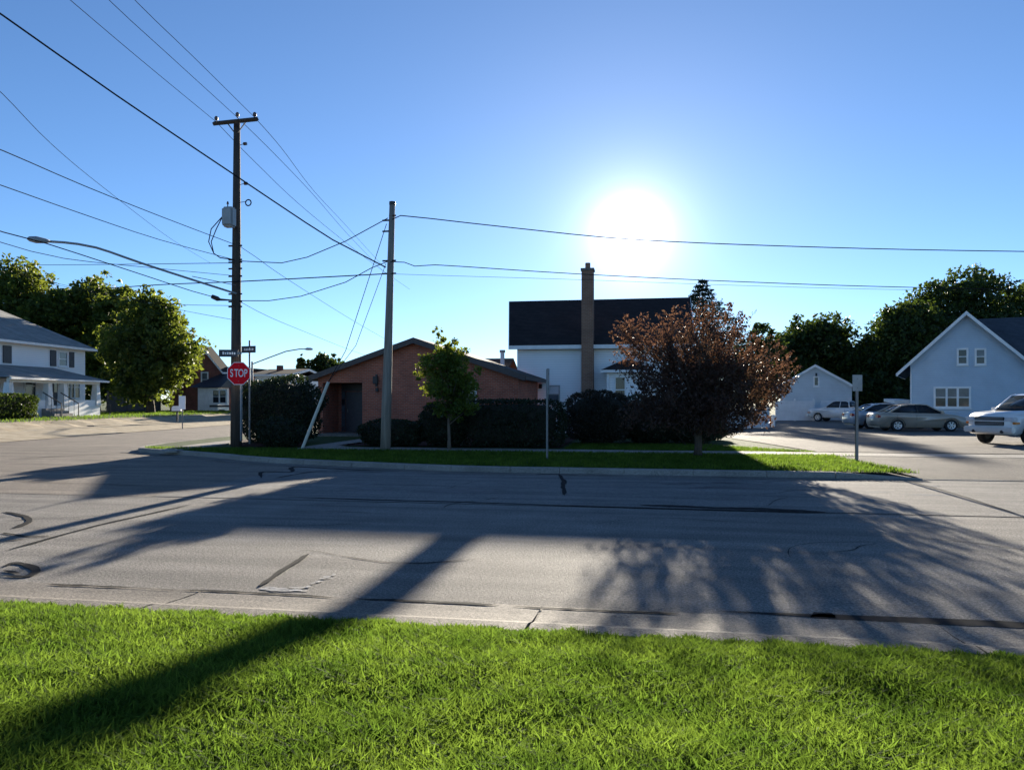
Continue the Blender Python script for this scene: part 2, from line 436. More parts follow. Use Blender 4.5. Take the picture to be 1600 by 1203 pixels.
def tree(label, loc, h, z0, rx, ry, leaf, size, nleaf, seed, group=None, bark=BARK, trunk_r=0.2, nclump=60, shape=1.0, name='tree', lean=0.0, rag=0.30, fill=0.22):
    """Tapered trunk with limbs and a crown of leaf clumps. z0 = bottom of the crown."""
    rng = np.random.default_rng(seed)
    t = thing(name, label, 'tree', loc, 0, group)
    cz, rz_ = (h + z0) / 2, (h - z0) / 2
    nsp = int(nclump * 1.3)
    nall = nclump + nsp
    d = ball(rng, nall)
    rad = np.concatenate([rng.uniform(0.25, 0.95, nclump) ** 0.6, rng.uniform(0.84, 1.12, nsp)])
    c = d * rad[:, None]
    wz = np.where(c[:, 2] > 0, (1 - 0.42 * shape * np.clip(c[:, 2], 0, 1)), 1 + 0.12 * c[:, 2])
    C = np.stack([c[:, 0] * rx * wz + lean * (c[:, 2]), c[:, 1] * ry * wz, cz + np.clip(c[:, 2], -1, 1.12) * rz_ * 0.93], 1)
    cr = np.concatenate([rng.uniform(0.16, 0.34, nclump), rng.uniform(0.05, 0.13, nsp)]) * min(rx, rz_)
    pr_ = cr ** 1.7
    k = rng.choice(nall, nleaf, p=pr_ / pr_.sum())
    u = ball(rng, nleaf) * (rng.random(nleaf) ** 0.45)[:, None]
    P = C[k] + u * cr[k][:, None] * np.array([1.15, 1.15, 0.85])
    P += rng.normal(size=P.shape) * rag * 0.3 * cr[k][:, None]
    if fill:
        m_ = int(nleaf * fill)
        q = ball(rng, m_) * (rng.random(m_) ** 0.5)[:, None] * 0.78
        wq = np.where(q[:, 2] > 0, (1 - 0.42 * shape * q[:, 2]), 1 + 0.12 * q[:, 2])
        P = np.concatenate([P, np.stack([q[:, 0] * rx * wq + lean * q[:, 2], q[:, 1] * ry * wq, cz + q[:, 2] * rz_], 1)])
    P = P[P[:, 2] > 0.15]
    tr = MB()
    top = cz + rz_ * 0.55
    n = 9
    pts, rr = [], []
    for i in range(n):
        f = i / (n - 1)
        pts.append((lean * f * 0.4 + rng.normal() * 0.02 * h * 0.25 * f, rng.normal() * 0.02 * h * 0.25 * f, top * f - 0.05 * (i == 0)))
        rr.append(trunk_r * (1 - 0.82 * f) * (1.35 if i == 0 else 1))
    tr.tube(pts, rr, 8)
    tr.build('trunk', bark, t, smooth=True)
    lm = MB()
    order = np.argsort(-cr)[:min(nclump, 30)]
    for j in order:
        zz = min(max(z0 * 0.7 + 0.05 * h, C[j][2] * 0.55), top * 0.9)
        f = zz / top
        i0 = f * (n - 1); a0 = int(i0)
        st = Vector(pts[a0]).lerp(Vector(pts[min(a0 + 1, n - 1)]), i0 - a0)
        en = Vector(C[j])
        mid = st.lerp(en, 0.5) + Vector((0, 0, 0.08 * h * rng.uniform(-0.3, 1)))
        r0 = trunk_r * (1 - 0.8 * f) * 0.5
        lm.tube([st, mid, en], [r0, r0 * 0.6, r0 * 0.2], 5)
    lm.build('limbs', bark, t, smooth=True)
    leaves_mesh('crown', P, size, leaf, t, rng)
    return t

def shrub(label, loc, sx, sy, sz, leaf, size, nleaf, seed, name='shrub', boxy=2.0, group=None, rz=0.0, cat='shrub', lumps=0.10):
    """A dense bush: a superellipsoid skin of leaves round a dark twiggy inside."""
    rng = np.random.default_rng(seed)
    t = thing(name, label, cat, loc, rz, group)
    d = ball(rng, nleaf)
    e = boxy
    k = (np.abs(d[:, 0]) ** e + np.abs(d[:, 1]) ** e + np.abs(d[:, 2]) ** e) ** (-1 / e)
    ph = rng.uniform(0, 6.28, 6)
    lump = 1 + lumps * (np.sin(d[:, 0] * 5 + ph[0]) * np.sin(d[:, 2] * 6 + ph[1]) + 0.6 * np.sin(d[:, 0] * 13 + ph[2]) * np.sin(d[:, 2] * 11 + ph[3]))
    r = k * lump * (1 - 0.16 * rng.random(nleaf) ** 2.0) * (1 + 0.03 * rng.normal(size=nleaf))
    P = d * r[:, None] * np.array([sx / 2, sy / 2, sz / 2]) + np.array([0, 0, sz / 2])
    P = P[P[:, 2] > 0.02]
    leaves_mesh('foliage', P, size, leaf, t, rng)
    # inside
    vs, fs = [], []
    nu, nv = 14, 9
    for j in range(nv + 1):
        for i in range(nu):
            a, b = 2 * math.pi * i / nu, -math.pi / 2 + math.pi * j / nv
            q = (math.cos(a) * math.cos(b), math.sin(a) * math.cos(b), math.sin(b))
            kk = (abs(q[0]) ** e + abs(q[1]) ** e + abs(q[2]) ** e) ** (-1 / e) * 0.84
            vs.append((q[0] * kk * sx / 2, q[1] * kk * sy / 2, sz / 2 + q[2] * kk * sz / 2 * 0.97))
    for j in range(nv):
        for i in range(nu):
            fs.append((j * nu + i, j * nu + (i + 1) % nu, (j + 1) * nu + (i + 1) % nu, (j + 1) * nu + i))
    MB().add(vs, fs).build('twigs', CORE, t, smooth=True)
    return t

def window(parent, x0, x1, z0, z1, y, nx=1, sash=True, glass=GLASS, frame=WHITE, fw=0.07, proud=0.05, name='window', blind=None):
    """A framed window on a wall that faces -y."""
    f = MB()
    f.box((x0 - fw, y - proud, z0 - fw), (x0, y + 0.02, z1 + fw)).box((x1, y - proud, z0 - fw), (x1 + fw, y + 0.02, z1 + fw))
    f.box((x0, y - proud, z1), (x1, y + 0.02, z1 + fw)).box((x0, y - proud, z0 - fw), (x1, y + 0.02, z0))
    for i in range(1, nx):
        xm = x0 + (x1 - x0) * i / nx
        f.box((xm - fw / 2, y - proud, z0), (xm + fw / 2, y + 0.02, z1))
    o = f.build(name, frame, parent)
    MB().box((x0 - fw * 1.3, y - proud - 0.05, z0 - fw - 0.05), (x1 + fw * 1.3, y + 0.01, z0 - fw - 0.002)).build('sill', frame, o)
    for i in range(nx):
        a = x0 + (x1 - x0) * i / nx + (fw / 2 if i else 0); b = x0 + (x1 - x0) * (i + 1) / nx - (fw / 2 if i < nx - 1 else 0)
        zm = (z0 + z1) / 2
        if sash:
            MB().box((a, y - 0.012, zm + 0.025), (b, y + 0.012, z1)).build('pane', blind or glass, o)
            MB().box((a, y - 0.008, z0), (b, y + 0.012, zm - 0.025)).build('pane', glass, o)
            MB().box((a, y - 0.03, zm - 0.025), (b, y + 0.012, zm + 0.025)).build('sash_rail', frame, o)
        else:
            MB().box((a, y - 0.012, z0), (b, y + 0.012, z1)).build('pane', glass, o)
    return o

# ================================================================== GROUND
sheet('ground', [(-2500, -2500, -0.40), (2500, -2500, -0.40), (2500, 2500, -0.40), (-2500, 2500, -0.40)], TURF)
Y_N, Y_F, Y_MID = 6.29, 17.60, 12.25     # asphalt edge near, kerb face far, seam between the two asphalts
ms = sheet('main_street', [(-70, 5.7, 0.0), (90, 5.7, 0.0), (90, Y_MID + 0.4, 0.0), (-70, Y_MID + 0.4, 0.0)], A_NEAR)
def strip_quad(x0, x1, ya, yb, za, zb, nx=1):
    return [(x0, ya, za), (x1, ya, za), (x1, yb, zb), (x0, yb, zb)]
sheet('main_street_far_lane', strip_quad(-8.6, 90, Y_MID, 20.5, 0.008, 0.008), A_FAR)
sd = Vector((W(870, 625, 1).x, W(870, 625, 1).y, 0)).normalized()      # direction of the side street
sn = Vector((-sd.y, sd.x, 0))                                         # to its left
r0 = G(232, 700); l0 = G(20, 690)
a_ = r0 - sd * 22 - sn * (-3.2); 
P1 = r0 + sd * 140 - sn * 1.5; P2 = r0 - sd * 12 - sn * 6
Q1 = l0 + sd * 140 + sn * 0.5; Q2 = l0 - sd * 16 + sn * 30
sheet('side_street', [(P1.x, P1.y, 0.004), (Q1.x, Q1.y, 0.004), (l0.x + sn.x * .5, l0.y + sn.y * .5, 0.004), (-70, 19, 0.004), (-70, Y_MID - 0.05, 0.004), (-8.55, Y_MID - 0.05, 0.004), (-7.2, 17.2, 0.004), (-6.5, 21, 0.004), (r0.x + 1.5, r0.y + 1, 0.004)], A_SIDE)
# lighter worn band in the mouth of the side street
def smooth_line(P, step):
    Q = []
    for i in range(len(P) - 1):
        p0, p1, p2, p3 = P[max(i - 1, 0)], P[i], P[i + 1], P[min(i + 2, len(P) - 1)]
        n = max(1, int(round((p2 - p1).length / step)))
        for k in range(n):
            t = k / n
            Q.append(0.5 * ((2 * p1) + (p2 - p0) * t + (2 * p0 - 5 * p1 + 4 * p2 - p3) * t * t + (3 * p1 - p0 - 3 * p2 + p3) * t ** 3))
    Q.append(P[-1])
    return Q
def ribbon(name, pts, width, m, parent, z=0.010, seed=0, jag=0.25):
    """A thin irregular strip laid on the road, tapering at both ends."""
    rng = random.Random(seed)
    P = smooth_line([Vector((p[0], p[1], 0)) for p in pts], 0.07)
    n = len(P)
    tp = max(2, int(n * 0.16))
    off, wob, vs = 0.0, 0.0, []
    for i, q in enumerate(P):
        d = (P[min(i + 1, n - 1)] - P[max(i - 1, 0)]).normalized()
        nn = Vector((-d.y, d.x, 0))
        off = off * 0.93 + rng.uniform(-1, 1) * width * jag * 0.45
        wob = wob * 0.75 + rng.uniform(-1, 1) * 0.5
        wd = width * max(0.25, 1 + jag * 1.6 * wob) * min(1.0, (i + 0.4) / tp, (n - 0.6 - i) / tp)
        for s_ in (-1, 1):
            p = q + nn * (off + s_ * wd / 2)
            vs.append((p.x, p.y, z))
    fs = [(2 * i, 2 * i + 1, 2 * i + 3, 2 * i + 2) for i in range(n - 1)]
    o = MB().add(vs, fs).build(name, m, parent)
    if o.data.polygons[0].normal.z < 0: o.data.flip_normals()
    return o
def gp(*pp): return [G(x, y) for x, y in pp]
# tar and crack lines seen on the asphalt
for i, (pp, wd, z) in enumerate((
    (gp((430, 777), (700, 785), (1000, 794), (1330, 803)), 0.08, 0.016),
    (gp((1000, 790), (1150, 795), (1290, 801)), 0.22, 0.020),
    (gp((872, 741), (880, 752), (877, 762), (884, 775)), 0.085, 0.016),
    (gp((838, 741), (905, 743)), 0.10, 0.020),
    (gp((408, 748), (412, 738), (455, 738), (462, 730), (560, 735), (640, 737)), 0.10, 0.016),
    (gp((430, 748), (500, 737), (600, 738)), 0.06, 0.022),
    (gp((1420, 752), (1500, 775), (1595, 806)), 0.035, 0.016),
    (gp((5, 800), (35, 805), (48, 815), (20, 826)), 0.10, 0.016),
    (gp((5, 833), (40, 838), (80, 838)), 0.05, 0.016),
    (gp((5, 846), (45, 842)), 0.05, 0.016),
    (gp((5, 900), (40, 902), (60, 893), (48, 884), (22, 880), (5, 886)), 0.085, 0.016),
    (gp((5, 892), (30, 897)), 0.06, 0.016),
    (gp((5, 862), (150, 822), (300, 788)), 0.045, 0.016),
    (gp((10, 740), (200, 730)), 0.05, 0.016),
    (gp((10, 752), (230, 760)), 0.04, 0.016),
    (gp((10, 718), (200, 708)), 0.07, 0.016),
    (gp((405, 917), (440, 892), (482, 866)), 0.055, 0.016),
)):
    ribbon('tar_seam', pp, wd, TAR, ms, (0.006 if max(p.y for p in pp) < 12 else 0.0125) + 0.0004 * i, i)
for i, pp in enumerate((gp((560, 931), (620, 934), (700, 941), (780, 945)), gp((800, 946), (960, 951), (1060, 957)),
                        gp((60, 918), (180, 925), (260, 930)), gp((270, 929), (390, 932), (520, 938)))):
    ribbon('edge_crack', [(p.x, Y_N - 0.06, 0) for p in pp], 0.04, TAR, ms, 0.0135, 30 + i, 0.6)
ribbon('edge_crack', [(OX(1120, Y_N), Y_N + 0.10, 0), (OX(1300, Y_N), Y_N + 0.12, 0), (OX(1500, Y_N), Y_N + 0.10, 0), (12, Y_N + 0.08, 0)], 0.17, TAR, ms, 0.0045, 77, 0.10)
rp = random.Random(21)
for k in range(34):                       # flaked remains of a painted line
    if k < 20:
        c = G(410 + 66 * rp.random(), 921 + rp.uniform(-2.5, 2.5)); sx_, sy_ = rp.uniform(0.03, 0.11), rp.uniform(0.012, 0.035)
    else:
        f = rp.random(); c = G(474 + 60 * f + rp.uniform(-3, 3), 920 - 28 * f + rp.uniform(-1.5, 1.5)); sx_, sy_ = rp.uniform(0.015, 0.05), rp.uniform(0.01, 0.025)
    pts = [(c.x + sx_ * math.cos(6.283 * i / 9) * rp.uniform(0.5, 1.3), c.y + sy_ * math.sin(6.283 * i / 9) * rp.uniform(0.5, 1.3), 0.0052 + 0.0001 * k) for i in range(9)]
    sheet('paint_flake', pts, PAINT_OLD, ms)
rc = random.Random(5)
for k in range(26):                       # hairline cracks wandering over both lanes
    x, y = rc.uniform(-11, 9), rc.uniform(6.9, 16.8)
    a, P_ = rc.uniform(-0.4, 0.4) + (1.3 if rc.random() < 0.35 else 0), []
    for i in range(rc.randint(4, 9)):
        P_.append((x, y, 0)); a += rc.uniform(-0.5, 0.5)
        x += math.cos(a) * 0.35; y += math.sin(a) * 0.30
    if all(6.5 < p[1] < 17.0 for p in P_):
        ribbon('hairline_crack', P_, rc.uniform(0.010, 0.022), TAR, ms, (0.0095 if max(p[1] for p in P_) > 11.9 else 0.0046) + 0.0001 * k, 200 + k, 0.5)
rq = random.Random(11)
for k in range(16):                       # oil and patch marks on the far lane
    x, y = rq.uniform(-6, 6), rq.uniform(13.2, 16.6)
    n = 11
    sx_, sy_ = rq.uniform(0.12, 0.55), rq.uniform(0.05, 0.16)
    pts = [(x + sx_ * math.cos(6.283 * i / n) * rq.uniform(0.6, 1.2), y + sy_ * math.sin(6.283 * i / n) * rq.uniform(0.6, 1.2), 0.0105 + k * 0.0001) for i in range(n)]
    sheet('oil_stain', pts, MATS.get('stain') or mat('stain', (0.070, 0.069, 0.070), 0.6, 0.25, 5), ms)

# near gutter and low kerb, cast in slabs
gut = thing('near_gutter', None, None, (0, 0, 0)); tag(gut, kind='structure')
xs = -12.0
rg = random.Random(3)
joints = [-13.0, -9.9, -6.8, -3.9, -0.85, 2.15, 5.2, 8.2, 11.3]
for i in range(len(joints) - 1):
    a, b = joints[i] + 0.012, joints[i + 1] - 0.012
    o = MB()
    prof = [(Y_N + 0.0, 0.004), (Y_N - 0.30, 0.012), (Y_N - 0.55, 0.03), (Y_N - 0.72, 0.07), (Y_N - 1.0, 0.08), (Y_N - 1.0, -0.2), (Y_N, -0.2)]
    n = len(prof)
    dz = rg.uniform(-0.004, 0.004)
    vs = [(a, y, z + dz) for y, z in prof] + [(b, y, z + dz) for y, z in prof]
    fs = [tuple(range(n)), tuple(range(2 * n - 1, n - 1, -1))] + [(k, k + n, (k + 1) % n + n, (k + 1) % n) for k in range(n)]
    o.add(vs, fs).build('gutter_slab', CONC_D, gut)

# far block: kerb line, verge, footpath, ground
kerb_line = [Vector((p[0], p[1], 0)) for p in ([(5.75, Y_F), (4, Y_F), (1, Y_F), (-2, Y_F + 0.03), (-4.6, Y_F + 0.15)])]
kerb_line += [Vector((q.x, q.y, 0)) for q in gp((420, 723.5), (350, 717), (285, 711.5), (238, 708.5), (216, 706.5), (222, 703), (250, 698.5), (300, 692.5), (365, 685))]
kl = kerb_line[-1]
kerb_line += [kl + sd * 8, kl + sd * 30, kl + sd * 90]
KL = smooth_line(kerb_line[:-2], 1.5) + kerb_line[-2:]
def inward(i):
    d = (KL[min(i + 1, len(KL) - 1)] - KL[max(i - 1, 0)]).normalized()
    return Vector((d.y, -d.x, 0))
kerb = thing('far_kerb', None, None); tag(kerb, kind='structure')
ZB = 0.13
for i in range(len(KL) - 1):
    p, q = KL[i], KL[i + 1]
    d = (q - p).normalized() * 0.006
    ip, iq = inward(i), inward(i + 1)
    zt = ZB + 0.012
    z1_ = z2_ = zt
    if i == 0: z1_ = 0.03
    vs = []
    for pt, inn, zz in ((p + d, ip, z1_), (q - d, iq, z2_)):
        for off, z in ((-0.02, -0.1), (0.0, zz - 0.02), (0.025, zz), (0.17, zz), (0.17, -0.1)):
            v = pt + inn * off
            vs.append((v.x, v.y, z))
    fs = [(0, 1, 2, 3, 4), (9, 8, 7, 6, 5)] + [(k, (k + 1) % 5, (k + 1) % 5 + 5, k + 5) for k in range(5)]
    MB().add(vs, fs).build('kerb_stone', CONC, kerb)
# low drop kerb across the driveway mouth
MB().box((5.77, Y_F - 0.02, -0.1), (40, Y_F + 0.15, 0.022)).build('drop_kerb', CONC, kerb)
# flat gutter strip in front of the far kerb
gutter = []
for i in range(0, len(KL) - 6):
    gutter.append((KL[i], inward(i)))
vs, fs = [], []
for i, (p, n_) in enumerate(gutter):
    a, b = p - n_ * 0.012, p - n_ * 0.50
    vs += [(a.x, a.y, 0.013), (b.x, b.y, 0.013)]
    if i: fs.append((2 * i - 2, 2 * i - 1, 2 * i + 1, 2 * i))
o = MB().add(vs, fs).build('gutter_pan', CONC_D, kerb)

def zlot(x, y):
    f = min(max((y - 30.0) / 12.0, 0), 1)
    return ZB - (ZB + 0.02) * f * f * (3 - 2 * f)
edge = [KL[i] + inward(i) * 0.165 for i in range(len(KL))]
front_poly = [(p.x, p.y, ZB) for p in edge if p.y < 30]
pl = front_poly[-1]
ap = [(5.30, 20.7, ZB), (5.10, 22.85, ZB), (60, 22.85, ZB), (60, 30, ZB), (pl[0] - 0.5, 30, ZB)]
block = MB()
pts = front_poly + list(reversed(ap))
block.add(pts, [tuple(range(len(pts)))])
bl = block.build('verge_ground', TURF)
if bl.data.polygons[0].normal.z < 0: bl.data.flip_normals()
tag(bl, kind='structure')
vs, fs = [], []
xsn = np.linspace(-26, 110, 40)
ysn = [30, 32, 34, 36, 38, 40, 42, 55, 80, 130, 220]
for j, y in enumerate(ysn):
    for x in xsn:
        # left border follows the side street
        lim = kl.x + (y - kl.y) * sd.x / sd.y + 0.15
        xx = max(x, lim) if x < 0 else x
        vs.append((xx, y, zlot(xx, y)))
nx = len(xsn)
for j in range(len(ysn) - 1):
    for i in range(nx - 1):
        fs.append((j * nx + i, j * nx + i + 1, (j + 1) * nx + i + 1, (j + 1) * nx + i))
bb = MB().add(vs, fs).build('yard_ground', TURF)
tag(bb, kind='structure')

# footpath slabs
fp = thing('footpath', None, None); tag(fp, kind='structure')
xq = -11.2
while xq < 34:
    a, b = xq + 0.008, xq + 1.5 - 0.008
    dz = rg.uniform(-0.006, 0.006)
    lit = xq > 5
    MB().box((a, 22.95 if not lit else 22.9, ZB - 0.05), (b, 24.15 if not lit else 24.3, ZB + (0.018 if not lit else 0.006) + dz * (1 if not lit else 0.3))).build('path_slab', CONC, fp)
    xq += 1.5
# path to the brick building's door
MB().box((OX(512, 26), 24.17, ZB - 0.05), (OX(560, 26), 31.4, ZB + 0.02)).build('path_slab', CONC, fp)
side_path = [(247, 703.8), (275, 703.6), (345, 694.8), (366, 691), (366, 687), (305, 694.0), (262, 699.6)]
MB().slab([tuple(G(x, y, ZB + .03)) for x, y in side_path], 0.06).build('path_slab', CONC, fp)
# driveway apron and car park
apron = sheet('driveway_apron', [(5.78, 17.70, 0.026), (40, 17.70, 0.026), (40, 22.89, ZB), (5.12, 22.89, ZB), (5.34, 20.7, ZB - 0.03)], A_LOT)
lotpts = []
rows = [(24.32, OX(1278, 24.3)), (26.5, OX(1235, 26.5)), (29.5, OX(1185, 29.5)), (32, OX(1150, 32)), (36, OX(1125, 36)), (40, OX(1115, 40)), (42, OX(1110, 42)), (60, OX(1195, 60)), (76, OX(1200, 76))]
vs, fs = [], []
for j, (y, xl) in enumerate(rows):
    for x in np.linspace(xl, 75, 12): vs.append((x, y, zlot(x, y) + 0.02))
for j in range(len(rows) - 1):
    for i in range(11):
        fs.append((j * 12 + i, j * 12 + i + 1, (j + 1) * 12 + i + 1, (j + 1) * 12 + i))
tag(MB().add(vs, fs).build('car_park', A_LOT), kind='structure')
# planting beds
sheet('planting_bed', [(OX(560, 27), 24.9, ZB + 0.02), (OX(885, 27), 24.9, ZB + 0.02), (OX(885, 27), 31.9, ZB + 0.02), (OX(575, 27), 31.9, ZB + 0.02)], MULCH)
sheet('mulch_bed', [tuple(G(x, y, ZB + 0.025)) for x, y in ((368, 697), (402, 698), (470, 697), (480, 690), (470, 684), (400, 684), (372, 688))], MULCH)

# left block: sandy margin and raised lawn
vs, fs = [], []
prof = [(0.0, 0.02), (1.2, 0.08), (3.2, 0.12), (5.0, 0.16), (6.3, 0.38), (7.2, 0.52)]
rb = random.Random(8)
base = l0 - sd * 18
nst = 80
for i in range(nst):
    c = base + sd * (i * 1.15)
    for k, (e, z) in enumerate(prof):
        p = c + sn * (e + (rb.uniform(-0.25, 0.25) if k > 1 else 0))
        vs.append((p.x, p.y, z + (rb.uniform(-0.06, 0.06) if 2 < k < 5 else 0)))
npf = len(prof)
for i in range(nst - 1):
    for k in range(npf - 1):
        fs.append((i * npf + k, (i + 1) * npf + k, (i + 1) * npf + k + 1, i * npf + k + 1))
o = MB().add(vs, fs).build('sandy_verge', SAND)
tag(o, kind='structure')
lw, lf = [], []
for i in range(nst):
    q = vs[i * npf + npf - 1]
    p = base + sd * (i * 1.15) + sn * 8.2
    p2 = base + sd * (i * 1.15) + sn * 90
    lw += [q, (p.x, p.y, 0.60), (p2.x, p2.y, 0.60)]
for i in range(nst - 1):
    for k in range(2): lf.append((i * 3 + k, (i + 1) * 3 + k, (i + 1) * 3 + k + 1, i * 3 + k + 1))
tag(MB().add(lw, lf).build('corner_lawn', TURF), kind='structure')

# near lawn rising towards the viewer
def zlawn(x, y):
    e = (Y_N - 0.92) - y
    if e < 0: return 0.075
    e2 = min(e, 4.2)
    return 0.075 + 0.135 * e2 - 0.006 * e2 * e2 + 0.012 * math.sin(x * 2.1 + y) * min(1, e) + 0.010 * math.sin(y * 3.3 - x * 1.3) * min(1, e)
vs, fs = [], []
gx = np.linspace(-16, 16, 97); gy = np.concatenate([np.linspace(Y_N - 0.90, 0.5, 40), [-1, -4, -15]])
for y in gy:
    for x in gx: vs.append((x, y, zlawn(x, y)))
for j in range(len(gy) - 1):
    for i in range(96): fs.append((j * 97 + i, (j + 1) * 97 + i, (j + 1) * 97 + i + 1, j * 97 + i + 1))
nl = MB().add(vs, fs).build('near_lawn', SOIL, smooth=True)
tag(nl, kind='structure')

def grass(name, label, X, Y, Z, hmin, hmax, wid, seed, lean=0.55, kind='stuff'):
    rng = np.random.default_rng(seed)
    n = len(X)
    a = rng.uniform(0, 2 * np.pi, n)
    h = rng.uniform(hmin, hmax, n) * (0.75 + 0.5 * rng.random(n))
    ln = lean * h * rng.random(n)
    w_ = wid * rng.uniform(0.6, 1.3, n)
    la = rng.uniform(0, 2 * np.pi, n)
    dx, dy = np.cos(a), np.sin(a)
    lx, ly = np.cos(la) * ln, np.sin(la) * ln
    v = np.empty((n, 5, 3))
    for i, s_ in ((0, -1), (1, 1)):
        v[:, i, 0] = X + s_ * dx * w_ / 2; v[:, i, 1] = Y + s_ * dy * w_ / 2; v[:, i, 2] = Z - 0.01
    for i, s_ in ((3, -1), (2, 1)):
        v[:, i, 0] = X + s_ * dx * w_ * 0.42 + lx * 0.32; v[:, i, 1] = Y + s_ * dy * w_ * 0.42 + ly * 0.32; v[:, i, 2] = Z + h * 0.58
    v[:, 4, 0] = X + lx * 1.25; v[:, 4, 1] = Y + ly * 1.25; v[:, 4, 2] = Z + h * (1 - 0.25 * rng.random(n))
    b = np.arange(n)[:, None] * 5
    q = b + np.array([[0, 1, 2, 3]]); t3 = b + np.array([[3, 2, 4]])
    me = np_mesh(name, v.reshape(-1, 3), q, t3)
    o = link(name, me, GRASS)
    return tag(o, label, 'grass', None, kind)
rng = np.random.default_rng(5)
n = 440000
Dd = rng.uniform(1.9 ** 0.5, 6.6 ** 0.5, n) ** 2
tx = rng.uniform(-0.86, 0.86, n)
X = Dd * (tx * CY - SY); Yg = Dd * (tx * SY + CY)
cl = 0.5 + 0.25 * np.sin(X * 5.3 + 2 * np.sin(Yg * 3.1)) + 0.25 * np.sin(Yg * 6.7 + 2.3 * np.sin(X * 4.1))
edge_y = Y_N - 0.98 + 0.05 * np.sin(X * 9) + 0.05 * np.sin(X * 23 + 1)
keep = (Yg < edge_y) & (rng.random(n) < 0.55 + 0.45 * cl)
X, Yg, cl = X[keep], Yg[keep], cl[keep]
Zg = np.array([zlawn(x, y) for x, y in zip(X, Yg)])
ee = np.clip((edge_y[keep] - Yg) / 0.35, 0.55, 1)
rng2 = np.random.default_rng(6)
HF = (0.70 + 0.22 * cl) * ee
grass('lawn_grass', 'thick sunlit lawn grass sloping down to the near kerb', X, Yg, Zg, 0.05 * HF, 0.11 * HF, 0.0095, 7, 0.95)
# far verge grass
def in_poly(x, y, poly):
    ins = np.zeros(len(x), bool)
    j = len(poly) - 1
    for i in range(len(poly)):
        xi, yi, xj, yj = poly[i][0], poly[i][1], poly[j][0], poly[j][1]
        c = ((yi > y) != (yj > y)) & (x < (xj - xi) * (y - yi) / (yj - yi + 1e-12) + xi)
        ins ^= c
        j = i
    return ins
n = 150000
X = rng.uniform(-17.5, 5.8, n); Yg = rng.uniform(17.6, 27.4, n)
k = in_poly(X, Yg, pts) & ~((Yg > 22.9) & (Yg < 24.2)) & ~((Yg > 24.15) & (X < OX(885, 25)))
Xd = 9.0
k &= ~((Yg > 24.15) & (X > OX(1270, 24.6) - (Yg - 24.3) * 0.9))
X, Yg = X[k], Yg[k]
grass('verge_grass', 'mown grass verge between the far kerb and the footpath', X, Yg, np.full(len(X), ZB), 0.045, 0.10, 0.014, 9, 0.7)
# tufts on the raised corner lawn
n = 26000
tt = rng.uniform(0, 62, n); e = rng.uniform(6.7, 17, n)
X = base.x + sd.x * tt + sn.x * e; Yg = base.y + sd.y * tt + sn.y * e
grass('corner_grass', 'strip of sunny grass above the sandy bank', X, Yg, np.where(e < 8.2, 0.50 + 0.065 * (e - 6.7), 0.60), 0.07, 0.16, 0.03, 12, 0.6)

# ================================================================== BUILDINGS
def gable_roof(root, x0, x1, y0, y1, ze, zr, ov, m, axis='y', t=0.14, name='roof', trim=None, ovg=0.35, prow=0.0):
    """Two slabs. axis = direction of the ridge. ze is the height at the wall line."""
    if axis == 'y':
        xm = (x0 + x1) / 2; s_ = (zr - ze) / (x1 - xm)
        for sg, xe in ((-1, x0), (1, x1)):
            xo = xe + sg * ov; zo = ze - s_ * ov
            q = [(xm, y0 - ovg, zr + t), (xm, y1 + ovg, zr + t), (xo, y1 + ovg, zo + t), (xo, y0 - ovg, zo + t)]
            o = MB().slab(q, t).build(name, m, root)
            if trim:
                MB().slab([(xm, y0 - ovg - 0.03, zr + t - 0.01), (xm, y0 - ovg - 0.003, zr + t - 0.01), (xo, y0 - ovg - 0.003, zo + t - 0.01), (xo, y0 - ovg - 0.03, zo + t - 0.01)], t + 0.08).build('barge_board', trim, o)
                MB().box((xo - 0.04 if sg < 0 else xo + 0.003, y0 - ovg, zo - 0.04), (xo - 0.003 if sg < 0 else xo + 0.04, y1 + ovg, zo + t - 0.02)).build('gutter', trim, o)
    else:
        ym = (y0 + y1) / 2; s_ = (zr - ze) / (y1 - ym)
        for sg, ye in ((-1, y0), (1, y1)):
            yo = ye + sg * ov; zo = ze - s_ * ov
            q = [(x0 - ovg - prow, ym, zr + t), (x1 + ovg, ym, zr + t), (x1 + ovg, yo, zo + t), (x0 - ovg, yo, zo + t)]
            o = MB().slab(q, t).build(name, m, root)
            if trim:
                MB().box((x0 - ovg, yo - 0.05 if sg < 0 else yo + 0.003, zo - 0.07), (x1 + ovg, yo - 0.003 if sg < 0 else yo + 0.05, zo + t - 0.02)).build('gutter', trim, o)
                for xe, s2, pw_ in ((x0 - ovg, -1, prow), (x1 + ovg, 1, 0)):
                    MB().slab([(xe - pw_ + s2 * 0.03, ym, zr + t - 0.01), (xe - pw_ + s2 * 0.003, ym, zr + t - 0.01), (xe + s2 * 0.003, yo, zo + t - 0.01), (xe + s2 * 0.03, yo, zo + t - 0.01)], t + 0.06).build('barge_board', trim, o)

class Frame:
    """A house's own axes: turns a pixel into x,z on its plane y = yl."""
    def __init__(self, loc, rz):
        self.M = Matrix.Translation(loc) @ Matrix.Rotation(rz, 4, 'Z'); self.I = self.M.inverted()
    def at(self, px, py, yl=0.0):
        c = self.I @ Vector((0, 0, H)); d = (self.I @ W(px, py, 10.0)) - c
        p = c + d * ((yl - c.y) / d.y)
        return p
